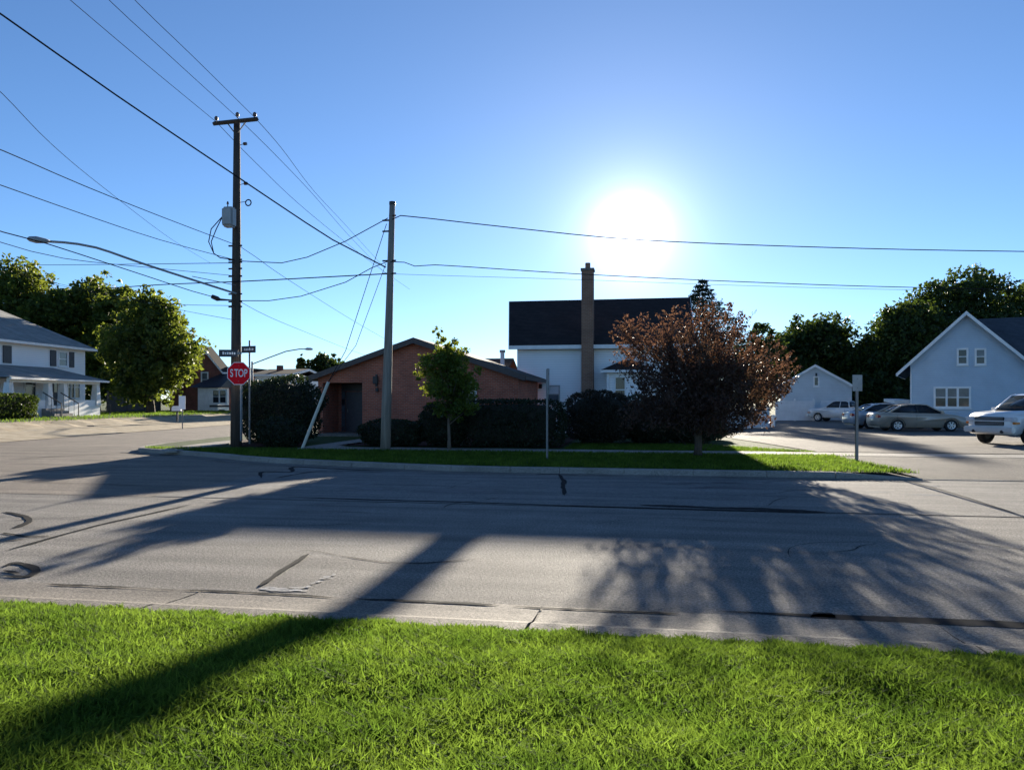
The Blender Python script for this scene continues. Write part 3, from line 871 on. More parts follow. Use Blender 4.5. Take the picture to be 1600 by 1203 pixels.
# ---- brick office with gable
YB = 32.2
xa, xb = OX(497, YB), OX(810, YB)
xpk = OX(655, YB)
b = thing('brick_building', 'single-storey red brick building with wide low gable and dark recessed entrance', 'building', (xa, YB, ZB))
wB = xb - xa; half = wB / 2
def bx(px): return OX(px, YB) - xa
def bz(px, py): return OZ(px, py, YB) - ZB
ze = bz(815, 588) ; zpk = bz(655, 534)
door_l, door_r, open_t = bx(504), bx(566), bz(535, 598)
slope = (zpk - ze) / half
def zr_at(x): return zpk - slope * abs(x - half)
# front wall round the opening
MB().prism([(door_r, 0), (wB, 0), (wB, zr_at(wB)), (half, zpk), (door_r, zr_at(door_r))], 0, 0.25).build('front_wall', BRICK, b)
MB().box((0, 0, 0), (door_l, 0.35, open_t)).build('corner_pier', BRICK, b)
MB().prism([(0, open_t + 0.002), (door_r - 0.002, open_t + 0.002), (door_r - 0.002, zr_at(door_r)), (0, zr_at(0))], 0, 0.25).build('lintel_wall', BRICK, b)
MB().box((0, 1.9, 0), (door_r - 0.002, 2.1, zr_at(0))).build('entrance_wall', BRICK, b)
MB().box((0, 0.352, 0), (door_l - 0.05, 1.898, open_t)).build('recess_wall', BRICK, b)
MB().box((door_r, 0.252, 0), (door_r + 0.2, 5.6, zr_at(door_r) - 0.02)).build('inner_wall', BRICK, b)
MB().box((0, 2.102, 0), (0.2, 5.6, zr_at(0) - 0.02)).build('side_wall', BRICK, b)
MB().box((wB - 0.2, 0.252, 0), (wB, 5.6, zr_at(wB) - 0.02)).build('side_wall', BRICK, b)
MB().prism([(0, 0), (wB, 0), (wB, zr_at(wB)), (half, zpk), (0, zr_at(0))], 5.602, 5.8).build('rear_wall', BRICK, b)
MB().box((0.01, 0.26, open_t + 0.01), (door_r - 0.01, 1.89, open_t + 0.05)).build('porch_ceiling', TRIM_BR, b)
MB().box((-0.1, -0.7, -0.1), (door_r + 0.1, 1.89, 0.10)).build('entrance_step', CONC_D, b, 0.015)
gable_roof(b, 0, wB, 0, 5.8, ze, zpk + 0.0, 0.35, SH_BROWN, 'y', 0.16, trim=TRIM_BR, ovg=0.4)
dx0 = OX(541, YB + 1.9) - xa; dx1 = door_r - 0.08
dt_ = OZ(550, 612, YB + 1.9) - ZB
d = MB().box((dx0, 1.85, 0.1), (dx1, 1.897, dt_)).build('door', DOOR_D, b)
for zz in (0.35, 1.15):
    MB().box((dx0 + 0.15, 1.835, zz), (dx1 - 0.15, 1.848, zz + 0.6)).build('door_panel', DOOR_D, d, 0.006)
MB().tube([(dx0 + 0.12, 1.78, 1.0), (dx0 + 0.12, 1.78, 1.15)], 0.02, 8).build('handle', STEEL, d)
sl = MB().box((dx0 - 0.22, 1.87, 0.12), (dx0 - 0.03, 1.897, dt_ + 0.02)).build('sidelight', DOOR_D, b)
for k in range(5):
    z0_ = 0.35 + k * 0.33
    MB().box((dx0 - 0.20, 1.855, z0_), (dx0 - 0.06, 1.868, z0_ + 0.27)).build('pane', GLASS_C if k != 3 else GLASS, sl)
tr_ = MB().box((dx0 - 0.22, 1.87, dt_ + 0.024), (dx1, 1.897, open_t)).build('transom', DOOR_D, b)
for k in range(2):
    x_ = dx0 + 0.06 + k * 0.40
    MB().box((x_, 1.855, dt_ - 0.26), (x_ + 0.2, 1.868, dt_ - 0.13)).build('pane', GLASS_C, d)
window(b, bx(724), bx(742), bz(735, 627), bz(735, 600), 0, 1, True, GLASS, WHITE, 0.08)
lt = MB().box((bx(588) - .03, -0.06, bz(588, 604)), (bx(588) + .06, 0, bz(588, 585))).build('wall_lantern', BLACKM, b)
MB().box((bx(588) - .09, -0.22, bz(588, 600)), (bx(588) + .12, -0.06, bz(588, 588))).build('lantern_glass', BLACKM, lt, 0.02)
MB().tube([(bx(590), -0.09, bz(590, 612)), (bx(590), -0.09, bz(590, 606))], 0.07, 8).build('wall_spotlight', BLACKM, b)
# rear wing whose low roof shows beside the white house
rw0, rw1 = OX(735, YB + 7.5) - xa, OX(797, YB + 7.5) - xa
MB().box((rw0, 6.4, 0), (rw1, 9.6, 2.6)).build('rear_wing', BRICK, b)
yr = 8.0
zr2 = OZ(780, 560, YB + yr) - ZB
for y_, s_ in ((6.3, -1), (9.7, 1)):
    MB().slab([(rw0 - .1, yr, zr2), (rw1 + .1, yr, zr2), (rw1 + .1, y_, zr2 - 0.65), (rw0 - .1, y_, zr2 - 0.65)], 0.12).build('wing_roof', SH_BROWN, b)
vp = MB().tube([(OX(785, YB + 6.7) - xa, 6.7, zr2 - 0.7), (OX(785, YB + 6.7) - xa, 6.7, OZ(785, 551, YB + 6.7) - ZB)], 0.11, 10).build('vent_pipe', VINYL, b, smooth=False)
MB().tube([(OX(785, YB + 6.7) - xa, 6.7, OZ(785, 551, YB + 6.7) - ZB + 0.002), (OX(785, YB + 6.7) - xa, 6.7, OZ(785, 547, YB + 6.7) - ZB)], 0.15, 10).build('vent_cap', GREYM, vp)

# ---- white house with long dark roof and tall chimney
YH = 38.6
hx0, hx1 = OX(808, YH), OX(1068, YH + 3.6)
hb = thing('white_house', 'white clapboard house with long dark roof and tall tan brick chimney', 'house', (hx0, YH, 0.0))
wH, dH = hx1 - hx0, 7.4
def hxp(px, dy=0): return OX(px, YH + dy) - hx0
def hz(px, py, dy=0): return OZ(px, py, YH + dy)
ze_h = hz(880, 541, -0.35) + 0.20
zr_h = hz(930, 472, dH / 2)
MB().box((0, 0, 0), (wH, 0.2, ze_h)).build('front_wall', SIDE_W, hb)
MB().box((0.0, dH - 0.2, 0), (wH, dH, ze_h)).build('rear_wall', SIDE_W, hb)
for x_ in (0, wH - 0.2):
    g = MB()
    n0 = [(0.202, 0), (dH - 0.202, 0), (dH - 0.202, ze_h), (dH / 2, zr_h - 0.05), (0.202, ze_h)]
    vs = [(x_, y, z) for y, z in n0] + [(x_ + 0.2, y, z) for y, z in n0]
    g.add(vs, [tuple(range(5)), tuple(range(9, 4, -1))] + [(i, i + 5, (i + 1) % 5 + 5, (i + 1) % 5) for i in range(5)])
    g.build('gable_wall', SIDE_W, hb)
gable_roof(hb, 0, wH, 0, dH, ze_h, zr_h, 0.40, SH_DARK, 'x', 0.14, trim=WHITE, ovg=0.35, prow=0.72)
MB().box((0.02, -0.39, ze_h - 0.30), (wH - 0.02, -0.005, ze_h - 0.26)).build('soffit', WHITE, hb)
# chimney against the front wall
cx = hxp(918, -0.5); ztop = hz(915, 424, -0.4)
ch = MB().box((cx - 0.29, -0.62, 0), (cx + 0.29, -0.005, ztop)).build('chimney', BRICK_CH, hb, 0.01)
MB().box((cx - 0.33, -0.68, ztop + 0.002), (cx + 0.33, 0.06, ztop + 0.12)).build('chimney_cap', CONC_D, ch)
MB().tube([(cx, -0.31, ztop + 0.122), (cx, -0.31, ztop + 0.42)], 0.13, 10).build('flue', BRICK_CH, ch)
ds = MB().tube([(cx - 0.36, -0.36, ze_h - 0.15), (cx - 0.36, -0.10, ze_h - 0.45), (cx - 0.36, -0.10, 0.2)], 0.045, 6).build('downspout', WHITE, hb)
window(hb, hxp(857), hxp(873), hz(865, 628), hz(865, 604), 0, 1, True, GLASS_C, GREYM, 0.07, blind=BLIND)
MB().box((hxp(842), -0.16, hz(842, 607)), (hxp(847), 0, hz(842, 600))).build('porch_light', BLACKM, hb, 0.02)
# small porch with a hipped roof at the right of the chimney
px0, px1 = hxp(944, -1.2), hxp(1010, -1.2)
zp = hz(960, 578, -1.3)
MB().box((px0 + 0.2, -1.2, 0), (px1, -0.005, zp - 0.1)).build('porch_room', SIDE_W, hb)
o = MB().add([(px0 - .15, -1.5, zp), (px1 + .2, -1.5, zp), (px1 + .2, -0.01, zp), (px0 - .15, -0.01, zp), (px0 + 0.9, -0.01, zp + 0.55), (px1 - 0.8, -0.01, zp + 0.55)],
             [(0, 1, 5, 4), (0, 4, 3), (1, 2, 5), (3, 4, 5, 2), (0, 3, 2, 1)]).build('porch_roof', SH_DARK, hb)
MB().box((px0 - .15, -1.53, zp - 0.13), (px1 + .2, -1.3, zp - 0.004)).build('fascia', WHITE, o)
window(hb, hxp(962, -1.2), hxp(976, -1.2), hz(968, 628, -1.2), hz(968, 590, -1.2), -1.2, 1, True, GLASS)
MB().box((hxp(948, -1.3), -1.34, 0), (hxp(948, -1.3) + 0.12, -1.22, zp - 0.14)).build('porch_post', WHITE, hb)

# ---- left corner house with the porch
far_c = W(133, 625, 56)
rzh = math.atan2(sd.y, sd.x)
lh = thing('porch_house', 'two-storey white house with grey hipped roof and long pillared front porch', 'house', (far_c.x, far_c.y, 0.58), rzh)
lhM = Matrix.Translation((far_c.x, far_c.y, 0.58)) @ Matrix.Rotation(rzh, 4, 'Z')
lhI = lhM.inverted()
def LP(px, py, yl):                     # pixel to the house's own x,z on the plane y = yl
    c = lhI @ Vector((0, 0, H)); q = lhI @ W(px, py, 10.0)
    d = q - c
    t = (yl - c.y) / d.y
    p = c + d * t
    return p.x, p.z
L_ = 13.0; Wd = 9.0
zt = LP(133, 546, 0)[1]
zt = (zt + LP(20, 532, 0)[1]) / 2
MB().box((-L_, 0, 0), (0, Wd, zt)).build('walls', SIDE_W, lh)
ov = 0.55; rise = 2.9
e0 = [(-L_ - ov, -ov, zt), (ov, -ov, zt), (ov, Wd + ov, zt), (-L_ - ov, Wd + ov, zt)]
r_a, r_b = (-L_ + Wd / 2, Wd / 2, zt + rise), (-Wd / 2, Wd / 2, zt + rise)
MB().add(e0 + [r_a, r_b], [(0, 1, 5, 4), (1, 2, 5), (2, 3, 4, 5), (3, 0, 4), (0, 3, 2, 1)]).build('roof', SH_GREY, lh)
MB().box((-L_ - ov, -ov - 0.03, zt - 0.16), (ov + .03, -ov + 0.12, zt - 0.004)).build('eave_gutter', WHITE, lh)
MB().box((ov - .1, -ov + .122, zt - 0.16), (ov + .03, Wd + ov, zt - 0.004)).build('eave_gutter', WHITE, lh)
PD = 2.3                                 # porch depth
def lx(px, yl): return LP(px, 625, yl)[0]
xp0, xp1 = lx(14, -PD), lx(155, -PD)
zpt = (LP(100, 593, -PD)[1] + LP(40, 590, -PD)[1]) / 2
zfl = 0.75
MB().box((xp0 - .1, -PD, 0), (xp1 + .1, -0.01, zfl)).build('porch_floor', WHITE, lh)
MB().box((xp0, -PD - 0.05, zpt - 0.28), (xp1, -PD + 0.15, zpt - 0.004)).build('porch_beam', WHITE, lh)
po = 0.45
q = [(xp0 - po, -PD - po, zpt), (xp1 + po, -PD - po, zpt), (xp1 + po, -0.01, zpt), (xp0 - po, -0.01, zpt), (xp0 + 1.6, -0.01, zpt + 0.85), (xp1 - 1.6, -0.01, zpt + 0.85)]
pr = MB().add(q, [(0, 1, 5, 4), (1, 2, 5), (3, 0, 4), (2, 3, 4, 5), (0, 3, 2, 1)]).build('porch_roof', SH_GREY, lh)
MB().box((xp0 - po, -PD - po - 0.03, zpt - 0.12), (xp1 + po, -PD - po + 0.1, zpt - 0.004)).build('fascia', WHITE, pr)
for pxx in (17, 78, 102, 153):
    xx = lx(pxx, -PD)
    MB().add([(xx - .26, -PD - .08, zfl), (xx + .26, -PD - .08, zfl), (xx + .26, -PD + .4, zfl), (xx - .26, -PD + .4, zfl),
              (xx - .17, -PD - .02, zpt - .29), (xx + .17, -PD - .02, zpt - .29), (xx + .17, -PD + .3, zpt - .29), (xx - .17, -PD + .3, zpt - .29)],
             [(0, 3, 2, 1), (4, 5, 6, 7), (0, 1, 5, 4), (1, 2, 6, 5), (2, 3, 7, 6), (3, 0, 4, 7)]).build('porch_post', WHITE, lh)
zkn = LP(130, 625, -PD)[1]
for a, c_ in ((17, 78), (102, 153)):
    MB().box((lx(a, -PD) + .28, -PD + .02, zfl), (lx(c_, -PD) - .28, -PD + .14, zkn)).build('knee_wall', SIDE_W, lh)
xd0, xd1 = lx(81, 0), lx(97, 0)
zd1 = zfl + 2.1
df = MB().box((xd0 - .12, -0.05, zfl), (xd1 + .12, 0, zd1 + .12)).build('door_frame', WHITE, lh)
dd = MB().box((xd0, -0.07, zfl + .02), (xd1, -0.052, zd1)).build('door', NAVY, lh)
MB().box(((xd0 + xd1) / 2 - .06, -0.085, zfl + .05), ((xd0 + xd1) / 2 + .06, -0.072, zd1 - .02)).build('door_stile', WHITE, dd)
for a in (xd0 + .12, (xd0 + xd1) / 2 + .1):
    MB().box((a, -0.083, zfl + 0.9), (a + (xd1 - xd0) / 2 - .25, -0.072, zd1 - .15)).build('pane', GLASS, dd)
window(lh, lx(39, 0), lx(55, 0), zfl + .55, zfl + 2.0, 0, 1, True, GLASS, WHITE, 0.14)
window(lh, lx(106, 0), lx(115, 0), zfl + .55, zfl + 2.0, 0, 1, True, GLASS, WHITE, 0.10)
window(lh, lx(133.5, 0) - 1.7, lx(133.5, 0) - .75, zfl + .55, zfl + 2.0, 0, 1, True, GLASS, WHITE, 0.10)
z1w, z0w = LP(98, 551, 0)[1], LP(98, 571, 0)[1]
window(lh, lx(92, 0), lx(104, 0), z0w, z1w, 0, 1, True, GLASS_C, WHITE, 0.12)
for a, c_ in ((78, 87), (108, 115), (4, 17)):
    MB().box((lx(a, 0), -0.06, z0w - .1), (lx(c_, 0), -0.005, z1w + .1)).build('shutter', NAVY, lh)
xs0, xs1 = lx(77, -PD - .5), lx(106, -PD - .5)
for k in range(4):
    MB().box((xs0, -PD - 0.28 * (k + 1), 0), (xs1, -PD - 0.28 * k - 0.005, zfl - 0.16 * (k + 1))).build('step', CONC, lh)
for xx in (xs0 + .05, xs1 - .05):
    rl = MB().tube([(xx, -PD - .05, zfl + .85), (xx, -PD - 1.25, 0.9), (xx, -PD - 1.25, 0)], 0.035, 6).build('hand_rail', BLACKM, lh)
    for s_ in (0.25, 0.6, 0.95):
        MB().tube([(xx, -PD - s_, 0.1), (xx, -PD - s_, zfl + .85 - .58 * s_)], 0.014, 5).build('baluster', BLACKM, rl)
xx = lx(158, -PD) + .4
MB().tube([(xx, -PD + .4, zfl + .7), (xx + 1.0, -PD + .2, .85), (xx + 1.0, -PD + .2, 0)], 0.035, 6).build('hand_rail', BLACKM, lh)
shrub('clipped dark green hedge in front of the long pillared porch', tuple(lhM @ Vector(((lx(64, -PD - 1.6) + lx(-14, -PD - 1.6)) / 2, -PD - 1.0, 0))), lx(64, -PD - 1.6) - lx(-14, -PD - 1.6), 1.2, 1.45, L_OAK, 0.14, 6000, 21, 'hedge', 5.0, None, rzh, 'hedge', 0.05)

# ---- old red brick house
YR = 74.0
rx0, rx1 = OX(252, YR), OX(352, YR)
rh = thing('red_brick_house', 'two-storey red brick house with white-trimmed gable behind the stop sign', 'house', (rx0, YR, 0.2))
def rxp(px, dy=0): return OX(px, YR + dy) - rx0
def rz_(px, py, dy=0): return OZ(px, py, YR + dy) - 0.2
wR = rx1 - rx0
zeR, zpR = rz_(300, 578), rz_(318, 543)
gl, gr_ = rxp(290), rxp(346)
MB().box((0, 1.5, 0), (wR, 8, zeR)).build('walls', BRICK_OLD, rh)
gm = (gl + gr_) / 2
MB().prism([(gl, 0), (gr_, 0), (gr_, zeR), (gm, zpR), (gl, zeR)], 0, 1.49).build('gable_wing', BRICK_OLD, rh)
gable_roof(rh, gl, gr_, 0, 1.2, zeR, zpR, 0.35, SH_DARK, 'y', 0.15, trim=WHITE, ovg=0.35)
o_ = MB().prism([(gm - 1.0, zpR - 0.75), (gm + 1.0, zpR - 0.75), (gm, zpR + .1)], -0.42, -0.38).build('gable_ornament', WHITE, rh)
MB().box((-0.4, 1.2, zeR + 0.002), (wR + .3, 8.4, zeR + 0.35)).build('flat_roof', SH_DARK, rh)
window(rh, rxp(316), rxp(324), rz_(320, 603), rz_(320, 583), 0, 1, True, GLASS_C, WHITE, 0.14)
MB().box((rxp(328), -2.2, 0), (rxp(358), -0.005, rz_(340, 606, -2.2))).build('front_room', WHITE, rh)
MB().add([(rxp(318), -2.6, rz_(340, 605, -2.6)), (rxp(366), -2.6, rz_(340, 605, -2.6)), (rxp(366), -0.01, rz_(340, 605, -2.6)), (rxp(318), -0.01, rz_(340, 605, -2.6)), (rxp(345), -0.01, rz_(340, 584)), (rxp(366), -0.01, rz_(340, 584))],
         [(0, 1, 5, 4), (0, 4, 3), (1, 2, 5), (2, 3, 4, 5), (0, 3, 2, 1)]).build('front_roof', NAVY, rh)
window(rh, rxp(333, -2.2), rxp(353, -2.2), rz_(340, 629, -2.2), rz_(340, 610, -2.2), -2.2, 2, True, GLASS, WHITE, 0.14)
MB().box((rxp(343, -2.2), -2.3, rz_(340, 648, -2.2)), (rxp(351, -2.2), -2.21, rz_(340, 640, -2.2))).build('cellar_window', GLASS, rh)
MB().box((rxp(328, -2.2), -2.28, rz_(340, 636, -2.2)), (rxp(358, -2.2), -2.205, rz_(340, 633, -2.2))).build('ledge', TRIM_BR, rh)

# ---- far house behind the big hedge: roof and chimney only show
YK = 66.0
k0 = OX(398, YK)
kh = thing('far_house', 'far house with dark roof and square chimney peeping over the big hedge', 'house', (k0, YK, 0.0))
wK = OX(452, YK) - k0
zk = OZ(420, 586, YK)
MB().box((0, 0, 0), (wK, 7, zk)).build('walls', SIDE_W, kh)
gable_roof(kh, 0, wK, 0, 7, zk, zk + 0.55, 0.4, SH_DARK, 'x', 0.15, trim=WHITE)
MB().box((OX(416, YK) - k0, 2.0, zk), (OX(423, YK) - k0, 2.5, OZ(420, 571, YK + 2))).build('chimney', BRICK_OLD, kh)

# ---- blue house at the right
YU = 52.5
uc = W(1422, HOR, 49.5)
fu = Frame((uc.x, uc.y, -0.02), -R(20))
uh = thing('blue_house', 'light blue clapboard house with tall gable beside the car park', 'house', (uc.x, uc.y, -0.02), -R(20))
def ux(px, dy=0): return fu.at(px, 625, dy).x
def uz(px, py, dy=0): return fu.at(px, py, dy).z
xpk = ux(1510, -0.5); wU = 2 * xpk
zpU = uz(1510, 490, -0.4); sU = (zpU - uz(1405, 583, -0.4)) / (xpk - ux(1405, -0.4))
zeU = zpU - sU * xpk
MB().prism([(0, 0), (wU, 0), (wU, zeU), (xpk, zpU), (0, zeU)], 0, 9.0).build('walls', SIDE_B, uh)
gable_roof(uh, 0, wU, 0, 9.0, zeU, zpU, 0.75, SH_BLUE, 'y', 0.16, trim=WHITE, ovg=0.5)
MB().box((wU + 0.002, 2.5, 0), (wU + 9, 10.5, zeU)).build('wing_walls', SIDE_B, uh)
for yy, s_ in ((1.9, -1), (11.1, 1)):
    MB().slab([(xpk, 6.5, zpU + .25), (wU + 9.4, 6.5, zpU + .25), (wU + 9.4, yy, zeU + .1), (xpk, yy, zeU + .1)], 0.15).build('wing_roof', SH_BLUE, uh)
window(uh, ux(1462), ux(1514), uz(1490, 635), uz(1490, 607), 0, 3, True, GLASS, WHITE, 0.12, blind=GLASS_C)
for a in (1498, 1526):
    window(uh, ux(a), ux(a + 12), uz(a, 568), uz(a, 547), 0, 1, True, GLASS, WHITE, 0.11, blind=GLASS_C if a > 1500 else None)
MB().box((-0.02, -0.03, 0), (wU + .02, -0.002, 0.35)).build('foundation', CONC_D, uh)
MB().tube([(0.06, -0.06, 0), (0.06, -0.06, zeU - 0.2)], 0.04, 6).build('downspout', VINYL, uh)

# ---- small shed beside it
YS = 57.0
s0, s1 = OX(1398, YS), OX(1424, YS)
sh = thing('shed', 'small pale blue shed with white roof edge beside the blue house', 'shed', (s0, YS, -0.02))
zs = OZ(1410, 630, YS)
MB().box((0.15, 0, 0), (s1 - s0, 3, zs)).build('walls', SIDE_LB, sh)
MB().slab([(-.1, -.3, zs + .22), (s1 - s0 + .3, -.3, zs + .22), (s1 - s0 + .1, 3.2, zs + .34), (.2, 3.2, zs + .34)], 0.22).build('roof', WHITE, sh)
MB().box((0.5, -0.04, 0.02), (1.2, -0.005, 1.5)).build('door', WHITE, sh)

# ---- garage
YGa = 68.0
gc = W(1219, HOR, 67)
fg = Frame((gc.x, gc.y, -0.02), -R(12))
ga = thing('garage', 'pale blue gabled garage at the end of the driveway', 'garage', (gc.x, gc.y, -0.02), -R(12))
def gx_(px): return fg.at(px, 625).x
def gz(px, py): return fg.at(px, py).z
wG = gx_(1331); zeG = gz(1275, 603); zpG = gz(1275, 572)
MB().prism([(0, 0), (wG, 0), (wG, zeG), (wG / 2, zpG), (0, zeG)], 0, 7.5).build('walls', SIDE_LB, ga)
gable_roof(ga, 0, wG, 0, 7.5, zeG, zpG, 0.3, SH_GREY, 'y', 0.14, trim=WHITE, ovg=0.3)
gd = MB().box((gx_(1282), -0.05, 0.02), (gx_(1327), -0.003, gz(1300, 629))).build('garage_door', VINYL, ga)
for k in range(4):
    MB().box((gx_(1282) + .05, -0.062, 0.06 + k * 0.42), (gx_(1327) - .05, -0.052, 0.42 + k * 0.42)).build('door_panel', VINYL, gd)
window(ga, gx_(1273), gx_(1278), gz(1275, 602), gz(1275, 590), 0, 1, False, GLASS, WHITE, 0.12)
lf = MB().box((gx_(1274), -0.2, gz(1275, 588)), (gx_(1277), -0.003, gz(1275, 583))).build('gable_lamp', BLACKM, ga)

# ---- white vinyl fences
def fence(label, A, B, h, npan, z=0.0, group=None, name='vinyl_fence', m=VINYL, nb=6):
    A, B = Vector((A[0], A[1], 0)), Vector((B[0], B[1], 0))
    d = B - A; Ln = d.length
    t = thing(name, label, 'fence', (A.x, A.y, z), math.atan2(d.y, d.x), group)
    pw = Ln / npan
    for i in range(npan + 1):
        p = MB().box((i * pw - .065, -.065, 0), (i * pw + .065, .065, h + .10)).build('post', m, t)
        MB().add([(i * pw - .085, -.085, h + .102), (i * pw + .085, -.085, h + .102), (i * pw + .085, .085, h + .102), (i * pw - .085, .085, h + .102), (i * pw, 0, h + .19)],
                 [(0, 1, 4), (1, 2, 4), (2, 3, 4), (3, 0, 4), (0, 3, 2, 1)]).build('post_cap', m, p)
    for i in range(npan):
        a, b_ = i * pw + .07, (i + 1) * pw - .07
        for zz in (0.05, h - 0.13):
            MB().box((a, -.03, zz), (b_, .03, zz + .13)).build('rail', m, t)
        bw_ = (b_ - a) / nb
        for k in range(nb):
            MB().box((a + k * bw_ + .006, -.014, .182), (a + (k + 1) * bw_ - .006, .014, h - .132)).build('board', m, t)
    return t
fa, fb = W(1213, 625, 63), W(1271, 625, 63)
fence('tall white vinyl fence panels in front of the pale blue garage', fa, fb, 1.65, 2, -0.02, None, nb=9)
fa, fb = W(1122, 625, 44.5), W(1200, 625, 47.5)
fence('low white vinyl fence beside the reddish-leaved tree and driveway', fa, fb, 1.15, 3, zlot(8, 46), None)
# dark board fence under the left trees
fa, fb = W(168, 625, 66), W(250, 625, 78)
fence('dark weathered board fence under the big left trees', fa, fb, 1.8, 3, 0.5, None, 'board_fence', FENCE_D, 10)

# ================================================================== POLES, SIGNS, WIRES
# big utility pole
DB = 25.6
pb = G(369, 698, ZB)
up = thing('utility_pole', 'tall dark utility pole with crossarm and grey box behind the stop sign', 'utility pole', (pb.x, pb.y, ZB))
def rel(px, py, D=DB, o=pb): 
    p = W(px, py, D); return Vector((p.x - o.x, p.y - o.y, p.z - ZB))
ht = rel(370, 186).z
MB().tube([(0, 0, -0.1), (0, 0, 2), (0.01, 0, 6), (0.03, 0, ht)], [0.185, 0.175, 0.145, 0.105], 12).build('pole', WOOD_P, up, smooth=True)
al, ar = rel(334, 193.5, 25.9), rel(402, 186.5, 25.1)
d_ = (ar - al).normalized()
arm = MB().tube([al, ar], 0.075, 4).build('crossarm', WOOD_P, up)
for pxx, pyy, DD in ((338, 190, 25.85), (371, 184, 25.5), (398, 184, 25.15)):
    c = rel(pxx, pyy, DD)
    MB().tube([c + Vector((0, 0, -0.02)), c + Vector((0, 0, .04)), c + Vector((0, 0, .05)), c + Vector((0, 0, .12)), c + Vector((0, 0, .17))], [.02, .02, .06, .065, .03], 8).build('insulator', CERAM, up)
for pxx, DD in ((354, 25.75), (384, 25.3)):
    MB().tube([rel(pxx, 191, DD), Vector((0, 0, rel(370, 207).z))], 0.02, 5).build('arm_brace', STEEL, up)
bxz0, bxz1 = rel(358, 357).z, rel(358, 326).z
bc = rel(358, 340, 25.45)
tb = MB().box((bc.x - .18, bc.y - .16, bxz0), (bc.x + .19, bc.y + .16, bxz1)).build('equipment_box', GREYM, up, 0.05, seg=3)
MB().box((bc.x - .15, bc.y - .19, bxz0 + .08), (bc.x + .16, bc.y - .165, bxz1 - .08)).build('box_lid', GREYM, tb)
MB().tube([(bc.x - .05, bc.y, bxz1), (bc.x - .05, bc.y, bxz1 + .1), (bc.x - .05, bc.y, bxz1 + .12), (bc.x - .05, bc.y, bxz1 + .2)], [.02, .02, .045, .02], 6).build('bushing', CERAM, tb)
for k, of in enumerate((0, 8)):
    MB().tube([rel(350 - 2, 338), rel(338 - of, 358), rel(330 - of * .5, 378), rel(334, 396), rel(344, 403), rel(366, 406)], 0.018, 6).build('drop_cable', CABLE, up)
for pxx, pyy in ((383, 225), (384, 287)):
    c = rel(pxx, pyy)
    MB().tube([c - Vector((.05, 0, 0)), c + Vector((.05, 0, 0))], 0.055, 8).build('spool_insulator', CERAM, up)
    MB().tube([Vector((0.02, 0, c.z)), c - Vector((.05, 0, 0))], 0.012, 5).build('bracket', STEEL, up)
c = rel(388, 317)
ring = [c + Vector((.10 * math.cos(a), 0, .10 * math.sin(a))) for a in np.linspace(0, 6.283, 14)]
MB().tube(ring, 0.022, 6).build('cable_coil', CABLE, up)
MB().tube([Vector((0.02, 0, c.z + .06)), c - Vector((.10, 0, -.04))], 0.012, 5).build('bracket', STEEL, up)
for pyy in (382, 404, 408, 418, 430, 458, 470, 478):
    z = rel(370, pyy).z
    MB().tube([Vector((-.26, -.02, z)), Vector((0.22, -.02, z))], 0.03, 6).build('wire_clamp', BLACKM, up)
c = rel(340, 467)
MB().tube([c - Vector((.2, 0, -.08)), c + Vector((.0, 0, 0)), c + Vector((.1, 0, -.03)), c + Vector((.55, 0, -.06))], [.07, .08, .04, .02], 8).build('splice_case', BLACKM, up)
MB().box((0.145, -.05, 0.2), (0.20, .05, 2.2)).build('ground_conduit', GREYM, up)
# street lamp on a long arm of the big pole
la = [rel(369, 459), rel(300, 437, 24.6), rel(220, 411, 23.4), rel(150, 387, 22.4), rel(100, 379, 21.8), rel(76, 377.5, 21.6)]
MB().tube(smooth_line(la, 0.4), 0.036, 8).build('lamp_arm', GREYM, up, smooth=True)
h0, h1 = rel(78, 377.5, 21.6), rel(42, 373, 21.2)
MB().tube([h0, h0.lerp(h1, .2), h0.lerp(h1, .6), h0.lerp(h1, .9), h1], [.04, .07, .10, .07, .02], 8).build('lamp_head', GREYM, up, smooth=True)
MB().tube([rel(369, 446), rel(300, 432, 24.6)], 0.012, 5).build('arm_stay', STEEL, up)

# small utility pole
p2 = G(602, 703, ZB)
D2 = (H - ZB) * F / (703 - HOR)
sp = thing('utility_pole', 'shorter weathered wooden pole on the verge before the brick building', 'utility pole', (p2.x, p2.y, ZB))
def rel2(px, py, D=None):
    return rel(px, py, D2 if D is None else D, p2)
tp = rel2(613, 318)
MB().tube([(0, 0, -0.1), Vector((tp.x * .25, tp.y * .25, tp.z * .25)), tp * .6, tp], [0.165, 0.15, 0.115, 0.09], 12).build('pole', WOOD_G, sp, smooth=True)
MB().tube([tp - Vector((0, 0, .05)), tp + Vector((0, 0, .05))], [0.10, 0.10], 12).build('pole_cap', BLACKM, sp)
for pyy, s_ in ((338, 1), (345, -1), (362, -1), (408, 1), (408, -1), (428, -1), (428, 1)):
    c = rel2(609, pyy)
    MB().tube([c - Vector((.0, .05, 0)), c + Vector((s_ * .22, -.05, 0))], 0.028, 6).build('wire_clamp', CERAM if pyy == 338 else BLACKM, sp)
